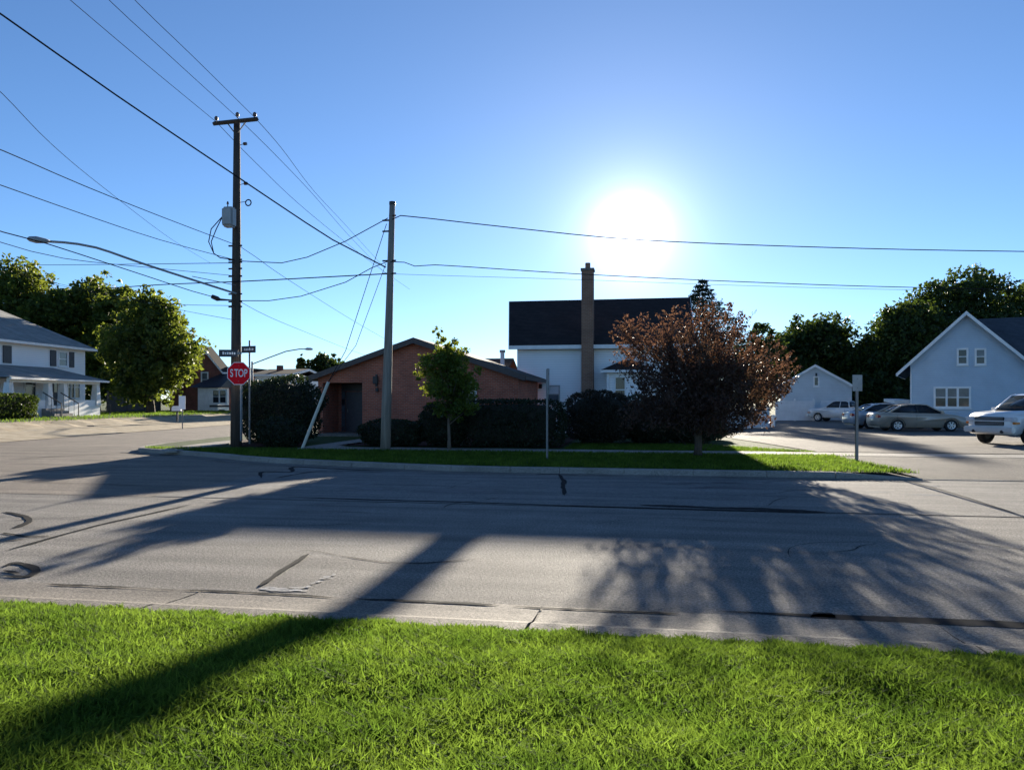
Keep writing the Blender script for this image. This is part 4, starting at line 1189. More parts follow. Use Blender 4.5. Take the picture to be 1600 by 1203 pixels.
# guy wires and the pale guard tube
anchor = W(471, 698, 24.6)
gw = thing('guy_wire', 'slanting guy wires with pale guard tube leaning from weathered pole to verge', 'guy wire', (anchor.x, anchor.y, ZB))
g_up = W(604, 350, D2)
def gr(p): return Vector((p.x - anchor.x, p.y - anchor.y, p.z - ZB))
gtop = W(513, 597, 24.4)
gd_ = [gr(anchor) * 0 + Vector((0, 0, -0.05)), gr(gtop)]
MB().tube(gd_, 0.052, 8).build('guard_tube', GUARD, gw)
MB().tube([gr(gtop), gr(W(540, 548, 24.3)), gr(g_up)], 0.011, 5).build('strand', CABLE, gw)
MB().tube([gr(gtop), gr(W(556, 540, 24.2)), gr(W(603, 412, D2))], 0.009, 5).build('strand', CABLE, gw)

# stop sign
DS = 25.25
sc_ = W(373, 583.5, DS)
st = thing('stop_sign', 'red octagonal stop sign in front of the tall dark pole', 'stop sign', (sc_.x, sc_.y, ZB), YAW + R(4))
zc = sc_.z - ZB
r8 = 0.40
def octo(r, y0, y1):
    m_ = MB(); return m_.prism([(r * math.cos(R(22.5 + 45 * k)), zc + r * math.sin(R(22.5 + 45 * k))) for k in range(8)], y0, y1)
octo(r8, -0.002, 0.004).build('plate_border', SIGN_W, st)
face = octo(r8 * 0.945, -0.006, -0.0025).build('plate_face', SIGN_R, st)
def letters(text, size, m, parent, x, y, z, name='letters', rotx=90, sx=1.0, extr=0.002):
    cu = bpy.data.curves.new(name, 'FONT')
    cu.body, cu.size, cu.align_x, cu.align_y, cu.extrude, cu.offset = text, size, 'CENTER', 'CENTER', extr, 0.012 * size
    to = bpy.data.objects.new(name, cu)
    COL.objects.link(to)
    bpy.context.view_layer.update()
    me = bpy.data.meshes.new_from_object(to.evaluated_get(bpy.context.evaluated_depsgraph_get()))
    bpy.data.objects.remove(to); bpy.data.curves.remove(cu)
    me.transform(Matrix.Translation((x, y, z)) @ Matrix.Rotation(R(rotx), 4, 'X') @ Matrix.Diagonal((sx, 1, 1, 1)))
    me.materials.clear()
    return link(name, me, m, parent)
for ch_, xx in zip('STOP', (-0.225, -0.075, 0.075, 0.225)):
    letters(ch_, 0.36, SIGN_W, st, xx, -0.010, zc, 'letter', 90, 0.62)
for zz in (-.22, .22):
    MB().box((-.12, 0.006, zc + zz - .03), (.10, .25, zc + zz + .03)).build('bracket', BLACKM, st)
for zz in (-.2, .2):
    MB().tube([(0, -0.016, zc + zz * 1.3), (0, -0.007, zc + zz * 1.3)], 0.012, 6).build('bolt', STEEL, st)

# street name signs
def name_blade(parent, c, half, hgt, ang, seed):
    rr_ = random.Random(seed)
    dx, dy = math.cos(ang), math.sin(ang)
    def P(u, v, z): return (c.x + u * dx - v * dy, c.y + u * dy + v * dx, c.z + z)
    def bxx(u0, u1, v0, v1, z0, z1):
        vs = [P(u, v, z) for z in (z0, z1) for u, v in ((u0, v0), (u1, v0), (u1, v1), (u0, v1))]
        return MB().add(vs, [(0, 3, 2, 1), (4, 5, 6, 7), (0, 1, 5, 4), (1, 2, 6, 5), (2, 3, 7, 6), (3, 0, 4, 7)])
    bl_ = bxx(-half, half, -.004, .004, -hgt / 2, hgt / 2).build('name_blade', SIGN_BK, parent)
    u = -half * .62
    while u < half * .62:                # lettering too small to read in the photograph
        w_ = rr_.uniform(.03, .06)
        bxx(u, u + w_, -.008, -.005, -hgt * .16, hgt * rr_.uniform(.12, .2)).build('lettering', SIGN_W, bl_)
        u += w_ + .025
    return bl_
pn = W(390, 698, 27.2)
ns = thing('street_name_sign', 'thin steel post with a dark street name blade to the right of the stop sign', 'street sign', (pn.x, pn.y, ZB))
ztp = W(391, 532, 27.2).z - ZB
MB().tube([(0, 0, -0.05), (0, 0, ztp)], 0.035, 8).build('post', STEEL, ns)
name_blade(ns, Vector((W(388.5, 546, 27.1).x - pn.x, W(388.5, 546, 27.1).y - pn.y, W(388, 546, 27.1).z - ZB)), 0.30, 0.24, YAW - R(20), 1)
pn2 = W(357, 552, 25.5)
ns2 = thing('street_name_sign', 'dark street name blade bracketed to the left of the tall dark pole', 'street sign', (pn2.x, pn2.y, pn2.z))
name_blade(ns2, Vector((0, 0, 0)), 0.31, 0.24, YAW + R(6), 2)
MB().box((.31, -.02, -.04), (.46, .02, .04)).build('bracket', STEEL, ns2)

# distant street lamp whose arm shows right of the stop sign
DL = 62.0
plb = W(394, 625, DL)
sl_ = thing('street_lamp', 'distant grey street lamp with curved arm above the big hedge', 'street lamp', (plb.x, plb.y, 0.0))
def rl3(px, py): 
    p = W(px, py, DL); return Vector((p.x - plb.x, p.y - plb.y, p.z))
MB().tube([(0, 0, 0), (0, 0, rl3(394, 565).z)], [.11, .08], 8).build('post', GREYM, sl_)
MB().tube([rl3(394, 569), rl3(420, 559), rl3(447, 549), rl3(468, 545.5), rl3(478, 545.5)], 0.05, 6).build('arm', GREYM, sl_)
MB().tube([rl3(476, 545.5), rl3(480, 545.3), rl3(486, 545.5), rl3(489, 546)], [.05, .11, .10, .04], 8).build('lamp_head', GREYM, sl_)

# sign posts on the verge
def sign_post(label, px, py_b, py_t, half, plate, ang, plate_px_h, side=0.0):
    b_ = G(px, py_b, ZB)
    D = (H - ZB) * F / (py_b - HOR)
    t = thing('road_sign', label, 'road sign', (b_.x, b_.y, ZB), ang)
    h = W(px, py_t, D).z - ZB
    MB().prism([(-.035, 0), (.035, 0)] + [(.035, .001)], 0, .001) if False else None
    pm = MB()
    pm.box((-.035, -.012, -.1), (.035, .0, h)).box((-.035, .001, -.1), (-.025, .03, h)).box((.025, .001, -.1), (.035, .03, h))
    pm.build('post', STEEL, t)
    pz = plate_px_h * D / F
    pl_ = MB().box((-half + side, -.018, h - pz), (half + side, -.0135, h + .02)).build('plate', GREYM, t, 0.0)
    for zz in (h - pz * .2, h - pz * .8):
        MB().tube([(side * .3, -.030, zz), (side * .3, -.0185, zz)], .012, 6).build('bolt', STEEL, t)
    return t
sign_post('thin steel sign post with plate seen edge-on before the dark hedge', 855.5, 717, 577, .15, 1, R(84), 38)
sign_post('grey-backed road sign on steel post at the driveway corner', 1339, 722, 587, .14, 1, YAW + R(12), 24)
# far sign and mailbox on the left
fs_ = G(285, 668, .1)
sg = thing('road_sign', 'small white sign on thin post across the side street', 'road sign', (fs_.x, fs_.y, 0.08), YAW)
Dg = (H - .1) * F / (668 - HOR)
hz1 = W(285, 618, Dg).z - .08
MB().tube([(0, 0, -.05), (0, 0, hz1)], .03, 6).build('post', STEEL, sg)
MB().box((-.19, -.05, hz1 - .80), (.19, -.035, hz1 - .02)).build('plate', SIGN_W, sg)
mbp = W(277, 655, 52)
mbx = thing('mailbox', 'white mailbox on a dark stand beside the small far sign', 'mailbox', (mbp.x, mbp.y, 0.35), YAW)
MB().box((-.05, -.05, -.1), (.05, .05, .55)).build('post', BLACKM, mbx)
MB().box((-.45, -.14, .552), (.35, .14, .62)).build('shelf', BLACKM, mbx)
MB().prism([(-.3, .622), (.3, .622), (.3, .85), (.2, .95), (-.2, .95), (-.3, .85)], -.2, .2).build('box', WHITE, mbx)

# wires
def wire(label, P, r, sag=0.0, group=None):
    Q = [W(*p) for p in P]
    if len(Q) == 2 and sag:
        a, b_ = Q
        Q = [a.lerp(b_, i / 20) - Vector((0, 0, 4 * sag * (i / 20) * (1 - i / 20))) for i in range(21)]
    elif len(Q) > 2:
        Q = smooth_line(Q, 1.2)
    o0 = Q[0]
    o = MB().tube([q - o0 for q in Q], r, 5).build('overhead_wire', CABLE)
    o.location = o0
    tag(o, label, 'wire', group)
    return o
TH, MD, TN = 0.019, 0.013, 0.008
wire('thick black cable crossing before the tall dark pole to the shorter pole', [(-120, -60, 15), (5, 25, 16.5), (180, 148, 19), (370, 276, 21.5), (520, 375, 23.3), (603, 418, 23.85)], 0.021)
wire('thin wire from the left tip of the crossarm towards the street', [(40, -60, 14), (115, 5, 16.5), (225, 98, 20.5), (338, 191, 25.85)], TN)
wire('thin wire from the middle of the crossarm towards the street', [(95, -80, 14), (175, 5, 17), (270, 92, 20.5), (371, 184, 25.5)], TN)
wire('thin wire from the right tip of the crossarm towards the street', [(140, -80, 14), (215, 5, 17), (305, 92, 20.5), (398, 184, 25.15)], TN)
wire('thin wire running on from the left crossarm tip over the brick roof', [(338, 191, 25.85), (400, 255, 31), (480, 330, 39), (580, 410, 55), (640, 452, 70)], 0.010)
wire('thin wire running on from the crossarm middle over the brick roof', [(371, 184, 25.5), (430, 242, 31), (490, 305, 38), (545, 368, 50), (600, 425, 68)], 0.010)
wire('thin wire running on from the right crossarm tip over the brick roof', [(398, 184, 25.15), (440, 232, 30), (490, 298, 38), (540, 352, 50), (600, 418, 70)], 0.010)
wire('slack thin wire sloping steeply across the upper left sky', [(-60, 90, 15), (5, 148, 17), (80, 225, 21), (160, 292, 27), (265, 372, 40), (330, 412, 55)], TN)
wire('wire meeting the pole just below the grey box', [(-80, 205, 13), (5, 236, 15), (130, 290, 18.5), (250, 338, 22), (366, 382, 25.5)], 0.011)
wire('wire leaving the pole below the grey box towards the brick roof', [(373, 384, 25.5), (400, 402, 27), (450, 437, 32), (550, 500, 48), (620, 540, 62)], 0.009)
wire('wire meeting the pole at the looped drop cables', [(-80, 262, 13), (5, 291, 15), (130, 335, 18.5), (250, 375, 22), (366, 406, 25.5)], 0.010)
wire('wire running under the lamp arm to the pole splice', [(-80, 335, 14), (5, 363, 16), (70, 380, 17.5), (230, 432, 21.5), (300, 455, 23.5), (340, 466, 25)], MD)
wire('thin low wire beneath the lamp arm meeting the tall pole', [(-80, 352, 13), (5, 380, 15), (100, 404, 17.5), (230, 418, 21.5), (366, 431, 25.5)], TN)
wire('level wire running left from the tall pole past the treetops', [(-80, 414, 40), (100, 414, 34), (366, 411, 25.6)], 0.012)
wire('drooping cable from the tall pole up to the shorter pole top', [(374, 408, 25.5), (440, 411, 25), (480, 402, 24.7), (540, 377, 24.3), (606, 341, 23.9)], 0.015)
wire('thick level cable between the tall pole and the shorter pole', [(150, 452, 34), (250, 445, 29.5), (374, 440, 25.5), (490, 434, 24.6), (603, 428, 23.9)], 0.018)
wire('low drooping cable from the tall pole to the shorter pole', [(374, 470, 25.5), (420, 470, 25.2), (470, 463, 24.8), (540, 441, 24.3), (580, 419, 24.0), (605, 409, 23.9)], 0.014)
wire('faint wire dropping from the tall pole behind the brick roof', [(376, 472, 25.5), (420, 495, 29), (480, 520, 37), (545, 546, 50), (600, 565, 62)], 0.008)
wire('faint wire from the left trees to the tall pole above the signs', [(60, 440, 40), (200, 468, 34), (300, 488, 29), (366, 500, 25.6)], 0.008)
wire('upper cable running right from the shorter pole past the sun', [(613, 343, 23.9), (626, 337, 24), (800, 356, 24.6), (1000, 375, 25.2), (1300, 387, 26), (1595, 393, 26.5), (1900, 395, 27)], 0.017)
wire('lower cable running right from the shorter pole past the chimney', [(610, 409, 23.9), (632, 410, 24), (648, 416, 24), (680, 414, 24.1), (900, 428, 24.8), (1150, 440, 25.5), (1420, 449, 26.2), (1900, 458, 27)], 0.014)
wire('faint cable just under the lower cable right of the shorter pole', [(609, 428, 23.9), (700, 431, 24.2), (900, 437, 24.8), (1150, 446, 25.5), (1420, 453, 26.2), (1900, 460, 27)], 0.006)
wire('black service line between the left trees and the tall pole', [(-60, 405, 50), (60, 436, 42), (220, 470, 33), (366, 478, 25.6)], 0.009)

# ================================================================== TREES AND SHRUBS
def tree_px(label, px, py_top, py_bot, D, wpx, leaf, size, n, seed, zbase=0.1, **kw):
    b_ = W(px, HOR, D)
    h = W(px, py_top, D).z - zbase
    z0 = max(0.3, W(px, py_bot, D).z - zbase)
    rx_ = wpx / F * D / 2
    return tree(label, (b_.x, b_.y, zbase), h, z0, rx_, kw.pop('ry', rx_), leaf, size * 1.25, int(n * 1.5), seed, **kw)
BG = 'big trees behind the left houses'
tree_px('big tree rising over the roof of the long-porched house', 35, 405, 560, 74, 150, L_MAP, .30, 11000, 1, .5, trunk_r=.35, nclump=80)
tree_px('big light-topped tree between the porch house and the broad maple', 150, 425, 610, 78, 140, L_MAP, .30, 11000, 2, .5, trunk_r=.35, nclump=80)
tree_px('broad olive-green maple overhanging the dark board fence', 235, 455, 640, 64, 145, L_MAP, .26, 15000, 3, .5, trunk_r=.32, nclump=110, shape=.7)
tree_px('mid-green tree joining the light-topped tree and the broad maple', 195, 440, 640, 74, 110, L_MAP, .30, 9000, 71, .5, trunk_r=.3, nclump=80, shape=.5)
tree_px('dark green tree filling the gap above the porch house ridge', 92, 445, 620, 80, 110, L_MAP, .30, 9000, 72, .5, trunk_r=.3, nclump=80, shape=.4)
tree_px('dense dark tree filling the gap behind the porch house', 110, 480, 650, 84, 200, L_OAK, .34, 11000, 4, .5, trunk_r=.35, nclump=100, shape=.3)
tree_px('dark low tree at the end of the board fence by the red brick house', 205, 560, 655, 82, 110, L_OAK, .30, 6000, 44, .5, trunk_r=.25, nclump=60, shape=.3)
tree_px('dark rounded tree beyond the brick building roof', 512, 553, 610, 95, 90, L_OAK, .34, 5000, 5, 0, trunk_r=.3)
tree_px('tiny spiky evergreen beyond the big hedge', 470, 552, 600, 92, 16, L_OAK, .28, 900, 6, 0, trunk_r=.12, nclump=20)
tree_px('tall dark tree towering behind the blue house', 1520, 420, 610, 84, 240, L_OAK, .34, 17000, 7, 0, trunk_r=.5, nclump=120, shape=.6)
tree_px('lower dark tree left of the blue house gable', 1425, 470, 640, 78, 160, L_OAK, .30, 12000, 8, 0, trunk_r=.4, nclump=100, shape=.5)
tree_px('dark tree rising behind the pale blue garage', 1278, 490, 630, 86, 150, L_OAK, .32, 12000, 9, 0, trunk_r=.4, nclump=90, shape=.5)
tree_px('tall dark tree behind the farther end of the blue house', 1640, 425, 610, 86, 200, L_OAK, .34, 9000, 10, 0, trunk_r=.4, nclump=80)
tree_px('dark bushy tree filling the gap between garage and blue house', 1375, 520, 655, 82, 130, L_OAK, .32, 11000, 11, 0, trunk_r=.3, nclump=90, shape=.2)
tree_px('low dark thicket tree hiding the ground between garage and shed', 1372, 580, 660, 76, 110, L_OAK, .28, 8000, 61, 0, trunk_r=.2, nclump=70, shape=.1)
tree_px('low tree showing between the plum tree and the garage', 1185, 500, 640, 80, 95, L_OAK, .30, 5000, 12, 0, trunk_r=.25, nclump=50)

# young street tree
yb = G(702, 702, ZB)
yt = tree('young green street tree with slim trunk before the brick building', (yb.x, yb.y, ZB), 3.55, 0.85, 1.06, 1.0, L_YNG, .10, 7500, 14, None, BARK_P, .055, 46, .55, 'street_tree', -.10, .5)
rng = np.random.default_rng(40)
lead = []
for k in range(14):
    lead.append(np.array([-.38 + .02 * k * rng.uniform(-1, 1), 0, 3.3 + .045 * k]) + rng.normal(size=(10, 3)) * .07 * (1 - k / 18))
leaves_mesh('crown_leader', np.concatenate(lead), .09, L_YNG, yt, rng)

# reddish plum tree with spiky shoots
pbp = G(1090, 713, ZB)
pt = thing('plum_tree', 'wide purple-leaved plum tree with spiky shoots on the far verge', 'tree', (pbp.x, pbp.y, ZB))
rng = np.random.default_rng(77)
DP = (H - ZB) * F / (713 - HOR)
def pl(px, py, dy=0):
    p = W(px, py, DP); return np.array([p.x - pbp.x, p.y - pbp.y + dy, p.z - ZB])
MB().tube([(0, 0, -.05), (.02, 0, .3), (.0, 0, .8), (-.02, 0, 1.4), (-.05, .02, 2.2)], [.13, .105, .095, .085, .05], 9).build('trunk', BARK, pt, smooth=True)
limb, LP_ = MB(), []
outline = [(958, 515), (975, 505), (1000, 500), (1030, 490), (1060, 484), (1090, 478), (1120, 480), (1150, 490), (1178, 492), (1200, 520), (1225, 548), (1240, 575),
           (1238, 600), (1215, 625), (1190, 650), (1160, 668), (1125, 678), (1090, 672), (1040, 660), (1000, 650), (985, 615), (965, 570)]
oc = np.array([1095, 588.])
for k in range(600):
    i = rng.integers(0, len(outline)); j = (i + 1) % len(outline)
    t_ = rng.random()
    tip2 = np.array(outline[i]) * (1 - t_) + np.array(outline[j]) * t_
    f = rng.uniform(0.25, 1.03) ** 0.75
    tip2 = oc + (tip2 - oc) * f
    dep = math.sqrt(max(0, 1 - f * f)) * 2.1 * rng.uniform(-1, 1) + rng.normal() * .25
    tip = pl(tip2[0], tip2[1], dep)
    dirv = np.array([(tip[0]) * .55, dep * .5, 1.0 + .6 * rng.random()])
    if tip[2] < 1.6: dirv[2] = rng.uniform(-.4, .6)
    dirv /= np.linalg.norm(dirv)
    ln = rng.uniform(.35, .85) * (1.35 if f > .85 else 1)
    if f > .9: tip = tip + dirv * rng.uniform(0, .28)
    st_ = tip - dirv * ln
    nlf = rng.integers(26, 46)
    u = rng.random(nlf)
    Q = st_ + dirv * ln * u[:, None] + rng.normal(size=(nlf, 3)) * (.085 * (1.15 - u * .8))[:, None]
    LP_.append(Q)
    limb.tube([st_, tip], [.008, .003], 4, False)
    if k % 6 == 0:
        a0 = np.array([0, 0, rng.uniform(.9, 2.0)])
        md = (a0 + st_) / 2 + np.array([0, 0, .25])
        limb.tube([a0, md, st_], [.032, .018, .008], 5, False)
limb.build('limbs', BARK, pt)
q = ball(rng, 7000) * (rng.random(7000) ** 0.5)[:, None]
LP_.append(np.array([.05, 0, 2.0]) + q * np.array([1.7, 1.5, 1.05]))
for k in range(60):                       # low drooping sprays
    a = rng.uniform(0, 6.283); e_ = np.array([.15 + -.15 + math.cos(a) * rng.uniform(1.0, 1.7), math.sin(a) * 1.4, rng.uniform(1.1, 1.7)])
    u = rng.random(60)
    LP_.append(e_ + np.array([math.cos(a) * .5, math.sin(a) * .4, -.35]) * u[:, None] + rng.normal(size=(60, 3)) * .09)
Pm = np.concatenate(LP_)
Pm = Pm[Pm[:, 2] > .60]
leaves_mesh('crown', Pm, .085, L_PLM, pt, rng, .55)

# spruce behind the plum tree
DSx = 95.0
sb = W(1098, HOR, DSx)
spt = thing('spruce_tree', 'pointed spruce tree rising behind the purple-leaved plum tree', 'tree', (sb.x, sb.y, -.05))
hS = W(1098, 433, DSx).z - ZB
spm = MB().tube([(0, 0, 0), (0, 0, hS * .5), (0, 0, hS)], [.34, .2, .02], 8)
rng = np.random.default_rng(5)
SP, br_ = [], MB()
z = 2.0
while z < hS - .1:
    f = 1 - z / hS
    rr_ = min(6.0, .15 + .92 * (hS - z))
    for k in range(int(7 + 14 * f)):
        a = rng.uniform(0, 6.283); r_ = rr_ * rng.uniform(.7, 1.08)
        e = np.array([math.cos(a) * r_, math.sin(a) * r_, -.22 * r_ + .05])
        nn = int(40 + 110 * f)
        u = rng.random(nn) ** .7
        q = np.array([0, 0, z]) + e * u[:, None]
        q[:, 2] += .10 * r_ * u * u
        q += rng.normal(size=q.shape) * np.array([.18, .18, .16]) * (.5 + f)
        SP.append(q)
        br_.tube([(0, 0, z), (e[0], e[1], z + e[2] * .6)], [.018 * (.4 + f), .004], 4, False)
    z += .42 + .1 * rng.random()
spm.add(br_.v, br_.f); spm.build('trunk', BARK, spt)
leaves_mesh('crown', np.concatenate(SP), .36, L_SPR, spt, rng, .35)

# hedges and shrubs
def shrub_px(label, x0, x1, py_t, py_b, D, leaf, size, n, seed, depth=1.6, boxy=3.0, name='shrub', lumps=.08, zb=ZB, **kw):
    c = W((x0 + x1) / 2, HOR, D)
    h = W(800, py_t, D).z - zb
    return shrub(label, (c.x, c.y, zb), (x1 - x0) / F * D, depth, h, leaf, size, n, seed, name, boxy, None, YAW * .6, kw.get('cat', 'shrub'), lumps)
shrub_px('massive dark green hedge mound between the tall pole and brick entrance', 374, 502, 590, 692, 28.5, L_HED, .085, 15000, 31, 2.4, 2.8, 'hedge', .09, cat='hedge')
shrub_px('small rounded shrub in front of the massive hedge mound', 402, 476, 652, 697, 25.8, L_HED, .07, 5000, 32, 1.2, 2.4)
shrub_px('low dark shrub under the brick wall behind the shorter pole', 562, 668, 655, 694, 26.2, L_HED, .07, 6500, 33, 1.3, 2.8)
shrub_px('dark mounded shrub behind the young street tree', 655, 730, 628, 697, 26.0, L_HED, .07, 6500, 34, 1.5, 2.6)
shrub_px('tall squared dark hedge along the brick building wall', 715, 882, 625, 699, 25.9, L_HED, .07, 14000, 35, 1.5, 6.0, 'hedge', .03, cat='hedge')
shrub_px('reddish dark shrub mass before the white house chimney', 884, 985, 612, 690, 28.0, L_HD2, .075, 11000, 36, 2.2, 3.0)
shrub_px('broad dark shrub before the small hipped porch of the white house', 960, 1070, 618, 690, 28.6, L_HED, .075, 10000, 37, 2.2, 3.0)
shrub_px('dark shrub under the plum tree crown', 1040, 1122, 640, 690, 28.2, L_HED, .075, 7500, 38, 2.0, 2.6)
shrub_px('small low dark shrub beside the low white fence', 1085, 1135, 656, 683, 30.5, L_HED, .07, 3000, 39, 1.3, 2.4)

# ================================================================== VEHICLES
def wheel(parent, x, y, r, side, wid=0.22):
    vs, fs, n = [], [], 22
    prof = [(0.62 * r, -wid * .5), (0.9 * r, -wid * .5), (r, -wid * .36), (r, wid * .36), (0.9 * r, wid * .5), (0.62 * r, wid * .5)]
    for k in range(n):
        a = 6.28318 * k / n
        for pr, py in prof: vs.append((x + pr * math.cos(a), y + py, r + pr * math.sin(a)))
    m_ = len(prof)
    for k in range(n):
        for j in range(m_):
            fs.append((k * m_ + j, k * m_ + (j + 1) % m_, ((k + 1) % n) * m_ + (j + 1) % m_, ((k + 1) % n) * m_ + j))
    t = MB().add(vs, fs).build('tyre', RUBBER, parent, smooth=True)
    MB().tube([(x, y - wid * .38, r), (x, y + wid * .38, r)], r * .60, 20).build('wheel_well_disc', GRILLE, t)
    yo = y + side * wid * .39
    rim = MB()
    for k in range(6):
        a = 6.28318 * k / 6
        c, s_ = math.cos(a), math.sin(a)
        q = []
        for rr2, hw in ((.12 * r, .07 * r), (.60 * r, .10 * r)):
            for sg in (-1, 1): q.append((rr2 * c - sg * hw * s_, rr2 * s_ + sg * hw * c))
        vs2 = [(x + u, yo, r + v) for u, v in (q[0], q[1], q[3], q[2])] + [(x + u, yo + side * .03, r + v) for u, v in (q[0], q[1], q[3], q[2])]
        rim.add(vs2, [(0, 1, 2, 3), (7, 6, 5, 4), (0, 4, 5, 1), (1, 5, 6, 2), (2, 6, 7, 3), (3, 7, 4, 0)])
    rim.tube([(x, yo, r), (x, yo + side * .04, r)], .17 * r, 12)
    ring_o = [(x + .6 * r * math.cos(a), yo, r + .6 * r * math.sin(a)) for a in np.linspace(0, 6.2832, 25)]
    rim.tube(ring_o, .035, 5, False)
    rim.build('rim', ALLOY, t)
def arch(xc, r, z, n=7):
    return [(xc + r * math.cos(a), z + r * math.sin(a)) for a in np.linspace(0, math.pi, n)]
def vehicle(name, label, cat, loc, rz, kind, paint, scale=1.0):
    t = thing(name, label, cat, loc, rz)
    t.scale = (scale,) * 3
    if kind == 'sedan':
        r, xf, xr, hw, belt = .33, 1.42, -1.38, .91, .95
        top = [(-2.40, .62), (-2.38, .93), (-2.30, 1.0), (-1.75, 1.03), (-.9, 1.0), (1.05, .96), (1.7, .88), (2.2, .74), (2.38, .58)]
        bot = [(2.36, .32), (2.2, .22), (xf + .42, .2)] + arch(xf, .40, .25)[1:-1] + [(xf - .42, .2), (xr + .42, .2)] + arch(xr, .40, .25)[1:-1] + [(xr - .42, .22), (-2.3, .28), (-2.42, .40)]
        gh = [(-1.85, 1.0), (-1.15, 1.37), (-.75, 1.44), (-.1, 1.46), (.25, 1.43), (1.12, .96)]
        ghw, rtop = .80, .58
    else:
        r, xf, xr, hw, belt = .40, 1.85, -1.75, .99, 1.22
        top = [(-2.88, .75), (-2.88, 1.26), (-.92, 1.28), (.95, 1.28), (1.25, 1.27), (2.5, 1.20), (2.78, 1.13), (2.86, .98)]
        bot = [(2.86, .46), (2.7, .38), (xf + .52, .40)] + arch(xf, .50, .36)[1:-1] + [(xf - .52, .36), (xr + .52, .36)] + arch(xr, .50, .36)[1:-1] + [(xr - .52, .42), (-2.85, .50)]
        gh = [(-1.0, 1.27), (-.90, 1.78), (-.65, 1.87), (.30, 1.88), (.55, 1.82), (1.30, 1.27)]
        ghw, rtop = .90, .70
    bd = MB().prism(top + bot, -hw, hw)
    # round the nose, tail and sides in plan
    def shape(v):
        x, y, z = v
        k = 1 - .10 * max(0, (abs(x) - 1.6)) ** 1.5
        k *= 1 - .05 * max(0, z - .75) - .10 * max(0, .45 - z)
        return (x, y * k, z)
    bd.v = [shape(v) for v in bd.v]
    bd.build('body', paint, t, 0.035, True, 3)
    zb_ = belt
    zt_ = max(z for _, z in gh)
    g = MB().prism(gh, -1, 1)
    g.v = [(x, y * (ghw + (rtop - ghw) * (z - zb_) / (zt_ - zb_)), z) for x, y, z in g.v]
    g.build('greenhouse', CAR_GLS, t, 0.03, True, 2)
    def gy(z): return ghw + (rtop - ghw) * (z - zb_) / (zt_ - zb_)
    rf = [p for p in gh if p[1] > zb_ + .72 * (zt_ - zb_)]
    roofm = MB()
    ys = np.linspace(-1, 1, 7)
    vs3 = []
    for x, z in rf:
        for yy in ys:
            vs3.append((x, yy * (gy(z) + .012), z + .014 + .02 * (1 - yy * yy)))
    fs3 = [(i * 7 + j, i * 7 + j + 1, (i + 1) * 7 + j + 1, (i + 1) * 7 + j) for i in range(len(rf) - 1) for j in range(6)]
    n_ = len(vs3)
    vs3 += [(x, y, z - .05) for x, y, z in vs3]
    fs3 += [tuple(a + n_ for a in reversed(f_)) for f_ in fs3]
    rim_idx = [i for i in range(6)]
    roofm.add(vs3, fs3).build('roof', paint, t, 0, True)
    for s_ in (-1, 1):
        def edge_tube(nm, a, b_, rad=.035, m_=paint):
            (xa_, za_), (xb_, zb2) = a, b_
            MB().tube([(xa_, s_ * (gy(za_) + .004), za_), (xb_, s_ * (gy(zb2) + .004), zb2)], rad, 6).build(nm, m_, t, smooth=True)
        edge_tube('front_pillar', gh[-1], gh[-2])
        edge_tube('rear_pillar', gh[0], gh[1], .05)
        for i in range(1, len(gh) - 2): edge_tube('roof_rail', gh[i], gh[i + 1])
        xm = -.28 if kind == 'sedan' else -.12
        edge_tube('centre_pillar', (xm, zb_), (xm - .05, zt_ - .02), .03, GRILLE if kind == 'sedan' else paint)
        edge_tube('belt_moulding', (gh[0][0] + .05, zb_ + .03), (gh[-1][0] - .05, zb_ + .03), .015, GRILLE)
        mr = MB().box((gh[-1][0] - .30, s_ * (hw + .0), zb_ + .02), (gh[-1][0] - .16, s_ * (hw + .17), zb_ + .17)).build('mirror', paint, t, .03)
        for xx in ((.55, -.45) if kind == 'sedan' else (.35,)):
            dr = MB().box((xx - .95, s_ * (hw * .985), .34), (xx - .94, s_ * (hw + .001), belt - .06)).build('door_gap', GRILLE, t)
            MB().box((xx - .85, s_ * (hw * .975), belt - .16), (xx - .68, s_ * (hw + .012), belt - .13)).build('door_handle', CHROME if kind != 'sedan' else paint, t, .008)
        for x_ in (xf, xr):
            wheel(t, x_, s_ * (hw - .13), r, s_, .22 if kind == 'sedan' else .27)
            al_ = [(x_ + (r + .055) * math.cos(a), s_ * (hw - .01), r + (r + .055) * math.sin(a)) for a in np.linspace(-.1, math.pi + .1, 12)]
            MB().tube(al_, .018, 5).build('wheel_arch', GRILLE if kind == 'sedan' else paint, t)
        fx = max(x for x, _ in top)
        if kind == 'sedan':
            MB().box((2.05, s_ * .50, .60), (2.30, s_ * .80, .72)).build('headlight', LAMP_C, t, .03)
            MB().box((-2.415, s_ * .48, .72), (-2.18, s_ * .85, .90)).build('tail_light', LAMP_R, t, .03)
        else:
            MB().box((2.62, s_ * .58, .86), (2.885, s_ * .93, 1.04)).build('headlight', LAMP_C, t, .03)
            MB().box((2.55, s_ * .86, .78), (2.84, s_ * .965, .855)).build('marker_light', LAMP_O, t, .015)
            MB().box((-2.90, s_ * .78, .85), (-2.80, s_ * .985, 1.15)).build('tail_light', LAMP_R, t, .02)
            MB().tube([(2.93, s_ * .55, .50), (2.99, s_ * .55, .50)], .06, 10).build('fog_light', GRILLE, t)
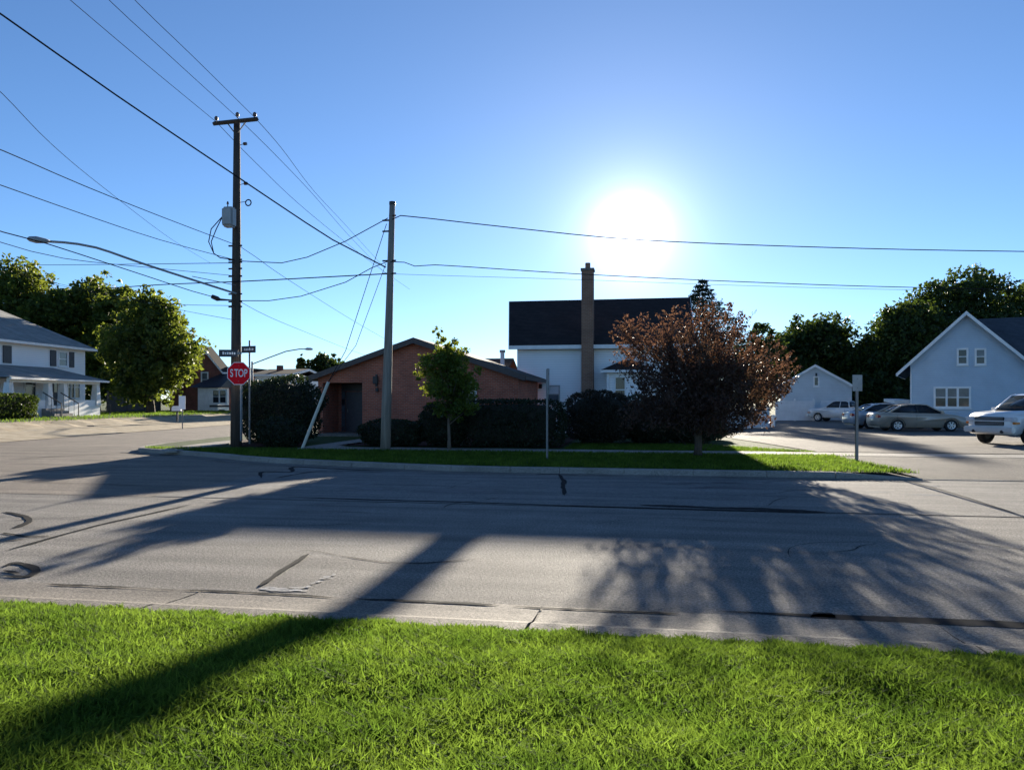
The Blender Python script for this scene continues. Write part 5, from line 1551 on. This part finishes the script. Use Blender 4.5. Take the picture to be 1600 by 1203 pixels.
    if kind == 'sedan':
        MB().box((2.30, -.45, .42), (2.405, .45, .56)).build('grille', GRILLE, t, .02)
        MB().box((-2.44, -.26, .66), (-2.40, .26, .80)).build('number_plate', SIGN_W, t)
        MB().box((-2.425, -.48, .88), (-2.39, .48, .905)).build('boot_trim', CHROME, t)
        MB().box((-2.3, -.75, .19), (2.2, .75, .28)).build('underbody', GRILLE, t)
    else:
        gr_o = MB().box((2.80, -.57, .72), (2.90, .57, 1.04)).build('grille', GRILLE, t, .02)
        MB().box((2.895, -.60, .865), (2.925, .60, .91)).build('grille_bar', CHROME, gr_o, .01)
        for z_ in (.76, .81, .95, 1.0):
            MB().box((2.893, -.55, z_ - .008), (2.907, .55, z_ + .008)).build('grille_slat', GREYM, gr_o)
        MB().box((2.78, -.97, .46), (2.98, .97, .68)).build('front_bumper', CHROME, t, .04)
        MB().box((-3.02, -.95, .50), (-2.86, .95, .68)).build('rear_bumper', CHROME, t, .03)
        MB().box((-2.80, -.83, 1.05), (-1.05, .83, 1.262)).build('bed_liner', GRILLE, t)
        for s_ in (-1, 1):
            MB().box((-2.86, s_ * .84, 1.255), (-1.0, s_ * .93, 1.33)).build('bed_rail', paint, t, .02)
        MB().box((-2.7, -.8, .35), (2.6, .8, .48)).build('underbody', GRILLE, t)
    return t
def on_cam(Xc, D): return Vector((Xc * CY - D * SY, Xc * SY + D * CY, 0))
# tan saloon: rear wheel px 1393, front wheel px 1472
rz1 = YAW - R(4)
c1 = W(1432.5, HOR, 42.5)
vehicle('parked_car', 'tan saloon car parked side-on before the blue house', 'car', (c1.x, c1.y, zlot(c1.x, c1.y) + .02), rz1, 'sedan', CAR_TAN)
c2 = W(1389, HOR, 46.0)
vehicle('parked_car', 'silver-blue saloon car parked behind the tan saloon', 'car', (c2.x, c2.y, zlot(c2.x, c2.y) + .02), rz1, 'sedan', CAR_SIL, 1.02)
c3 = W(1316, HOR, 60.5)
vehicle('pickup_truck', 'small white pickup truck parked by the pale blue garage', 'pickup truck', (c3.x, c3.y, zlot(c3.x, c3.y) + .02), YAW + R(180 - 46), 'pickup', CAR_WHT, .86)
# big white pickup, front towards the left
hd = on_cam(-.92, -.39).normalized()
fw_ = W(1540, HOR, 27.9); fw_.z = 0
rz4 = math.atan2(hd.y, hd.x)
rt = Vector((hd.y, -hd.x, 0))
c4 = fw_ - hd * 1.72 - rt * .80
vehicle('pickup_truck', 'big white pickup truck with chrome bumper facing the driveway', 'pickup truck', (c4.x, c4.y, zlot(c4.x, c4.y) + .02), rz4, 'pickup', CAR_WHT, .93)

# ---- small things by the driveway
ob = W(1199, 661, 49.5)
zo = zlot(ob.x, ob.y) + .02
t = thing('orange_bin', 'orange box beside the white bollard at the low fence end', 'bin', (ob.x, ob.y, zo), YAW)
MB().add([(-.17, -.15, 0), (.17, -.15, 0), (.17, .15, 0), (-.17, .15, 0), (-.21, -.19, .62), (.21, -.19, .62), (.21, .19, .62), (-.21, .19, .62)],
         [(0, 3, 2, 1), (4, 5, 6, 7), (0, 1, 5, 4), (1, 2, 6, 5), (2, 3, 7, 6), (3, 0, 4, 7)]).build('box', ORANGE, t, .02)
MB().box((-.23, -.21, .622), (.23, .21, .68)).build('lid', ORANGE, t, .015)
ob = W(1208, 661, 49.0)
t = thing('bollard', 'short white bollard beside the orange box', 'bollard', (ob.x, ob.y, zlot(ob.x, ob.y) + .02))
MB().tube([(0, 0, 0), (0, 0, .68)], .13, 12).build('post', WHITE, t)
MB().tube([(0, 0, .682), (0, 0, .72), (0, 0, .76)], [.13, .11, .04], 12).build('cap', WHITE, t, smooth=True)
# kerbstones of the old flower edge by the sandy bank
gsl = W(150, 668, 46)
t = thing('drain_cover', 'dark iron drain cover in the sandy verge', 'drain', (gsl.x, gsl.y, .12), rzh)
MB().box((-.9, -.45, -.05), (.9, .45, .06)).build('frame', CONC_D, t, .02)
for k in range(8):
    MB().box((-.8 + k * .2, -.38, .062), (-.66 + k * .2, .38, .075)).build('bar', BLACKM, t)
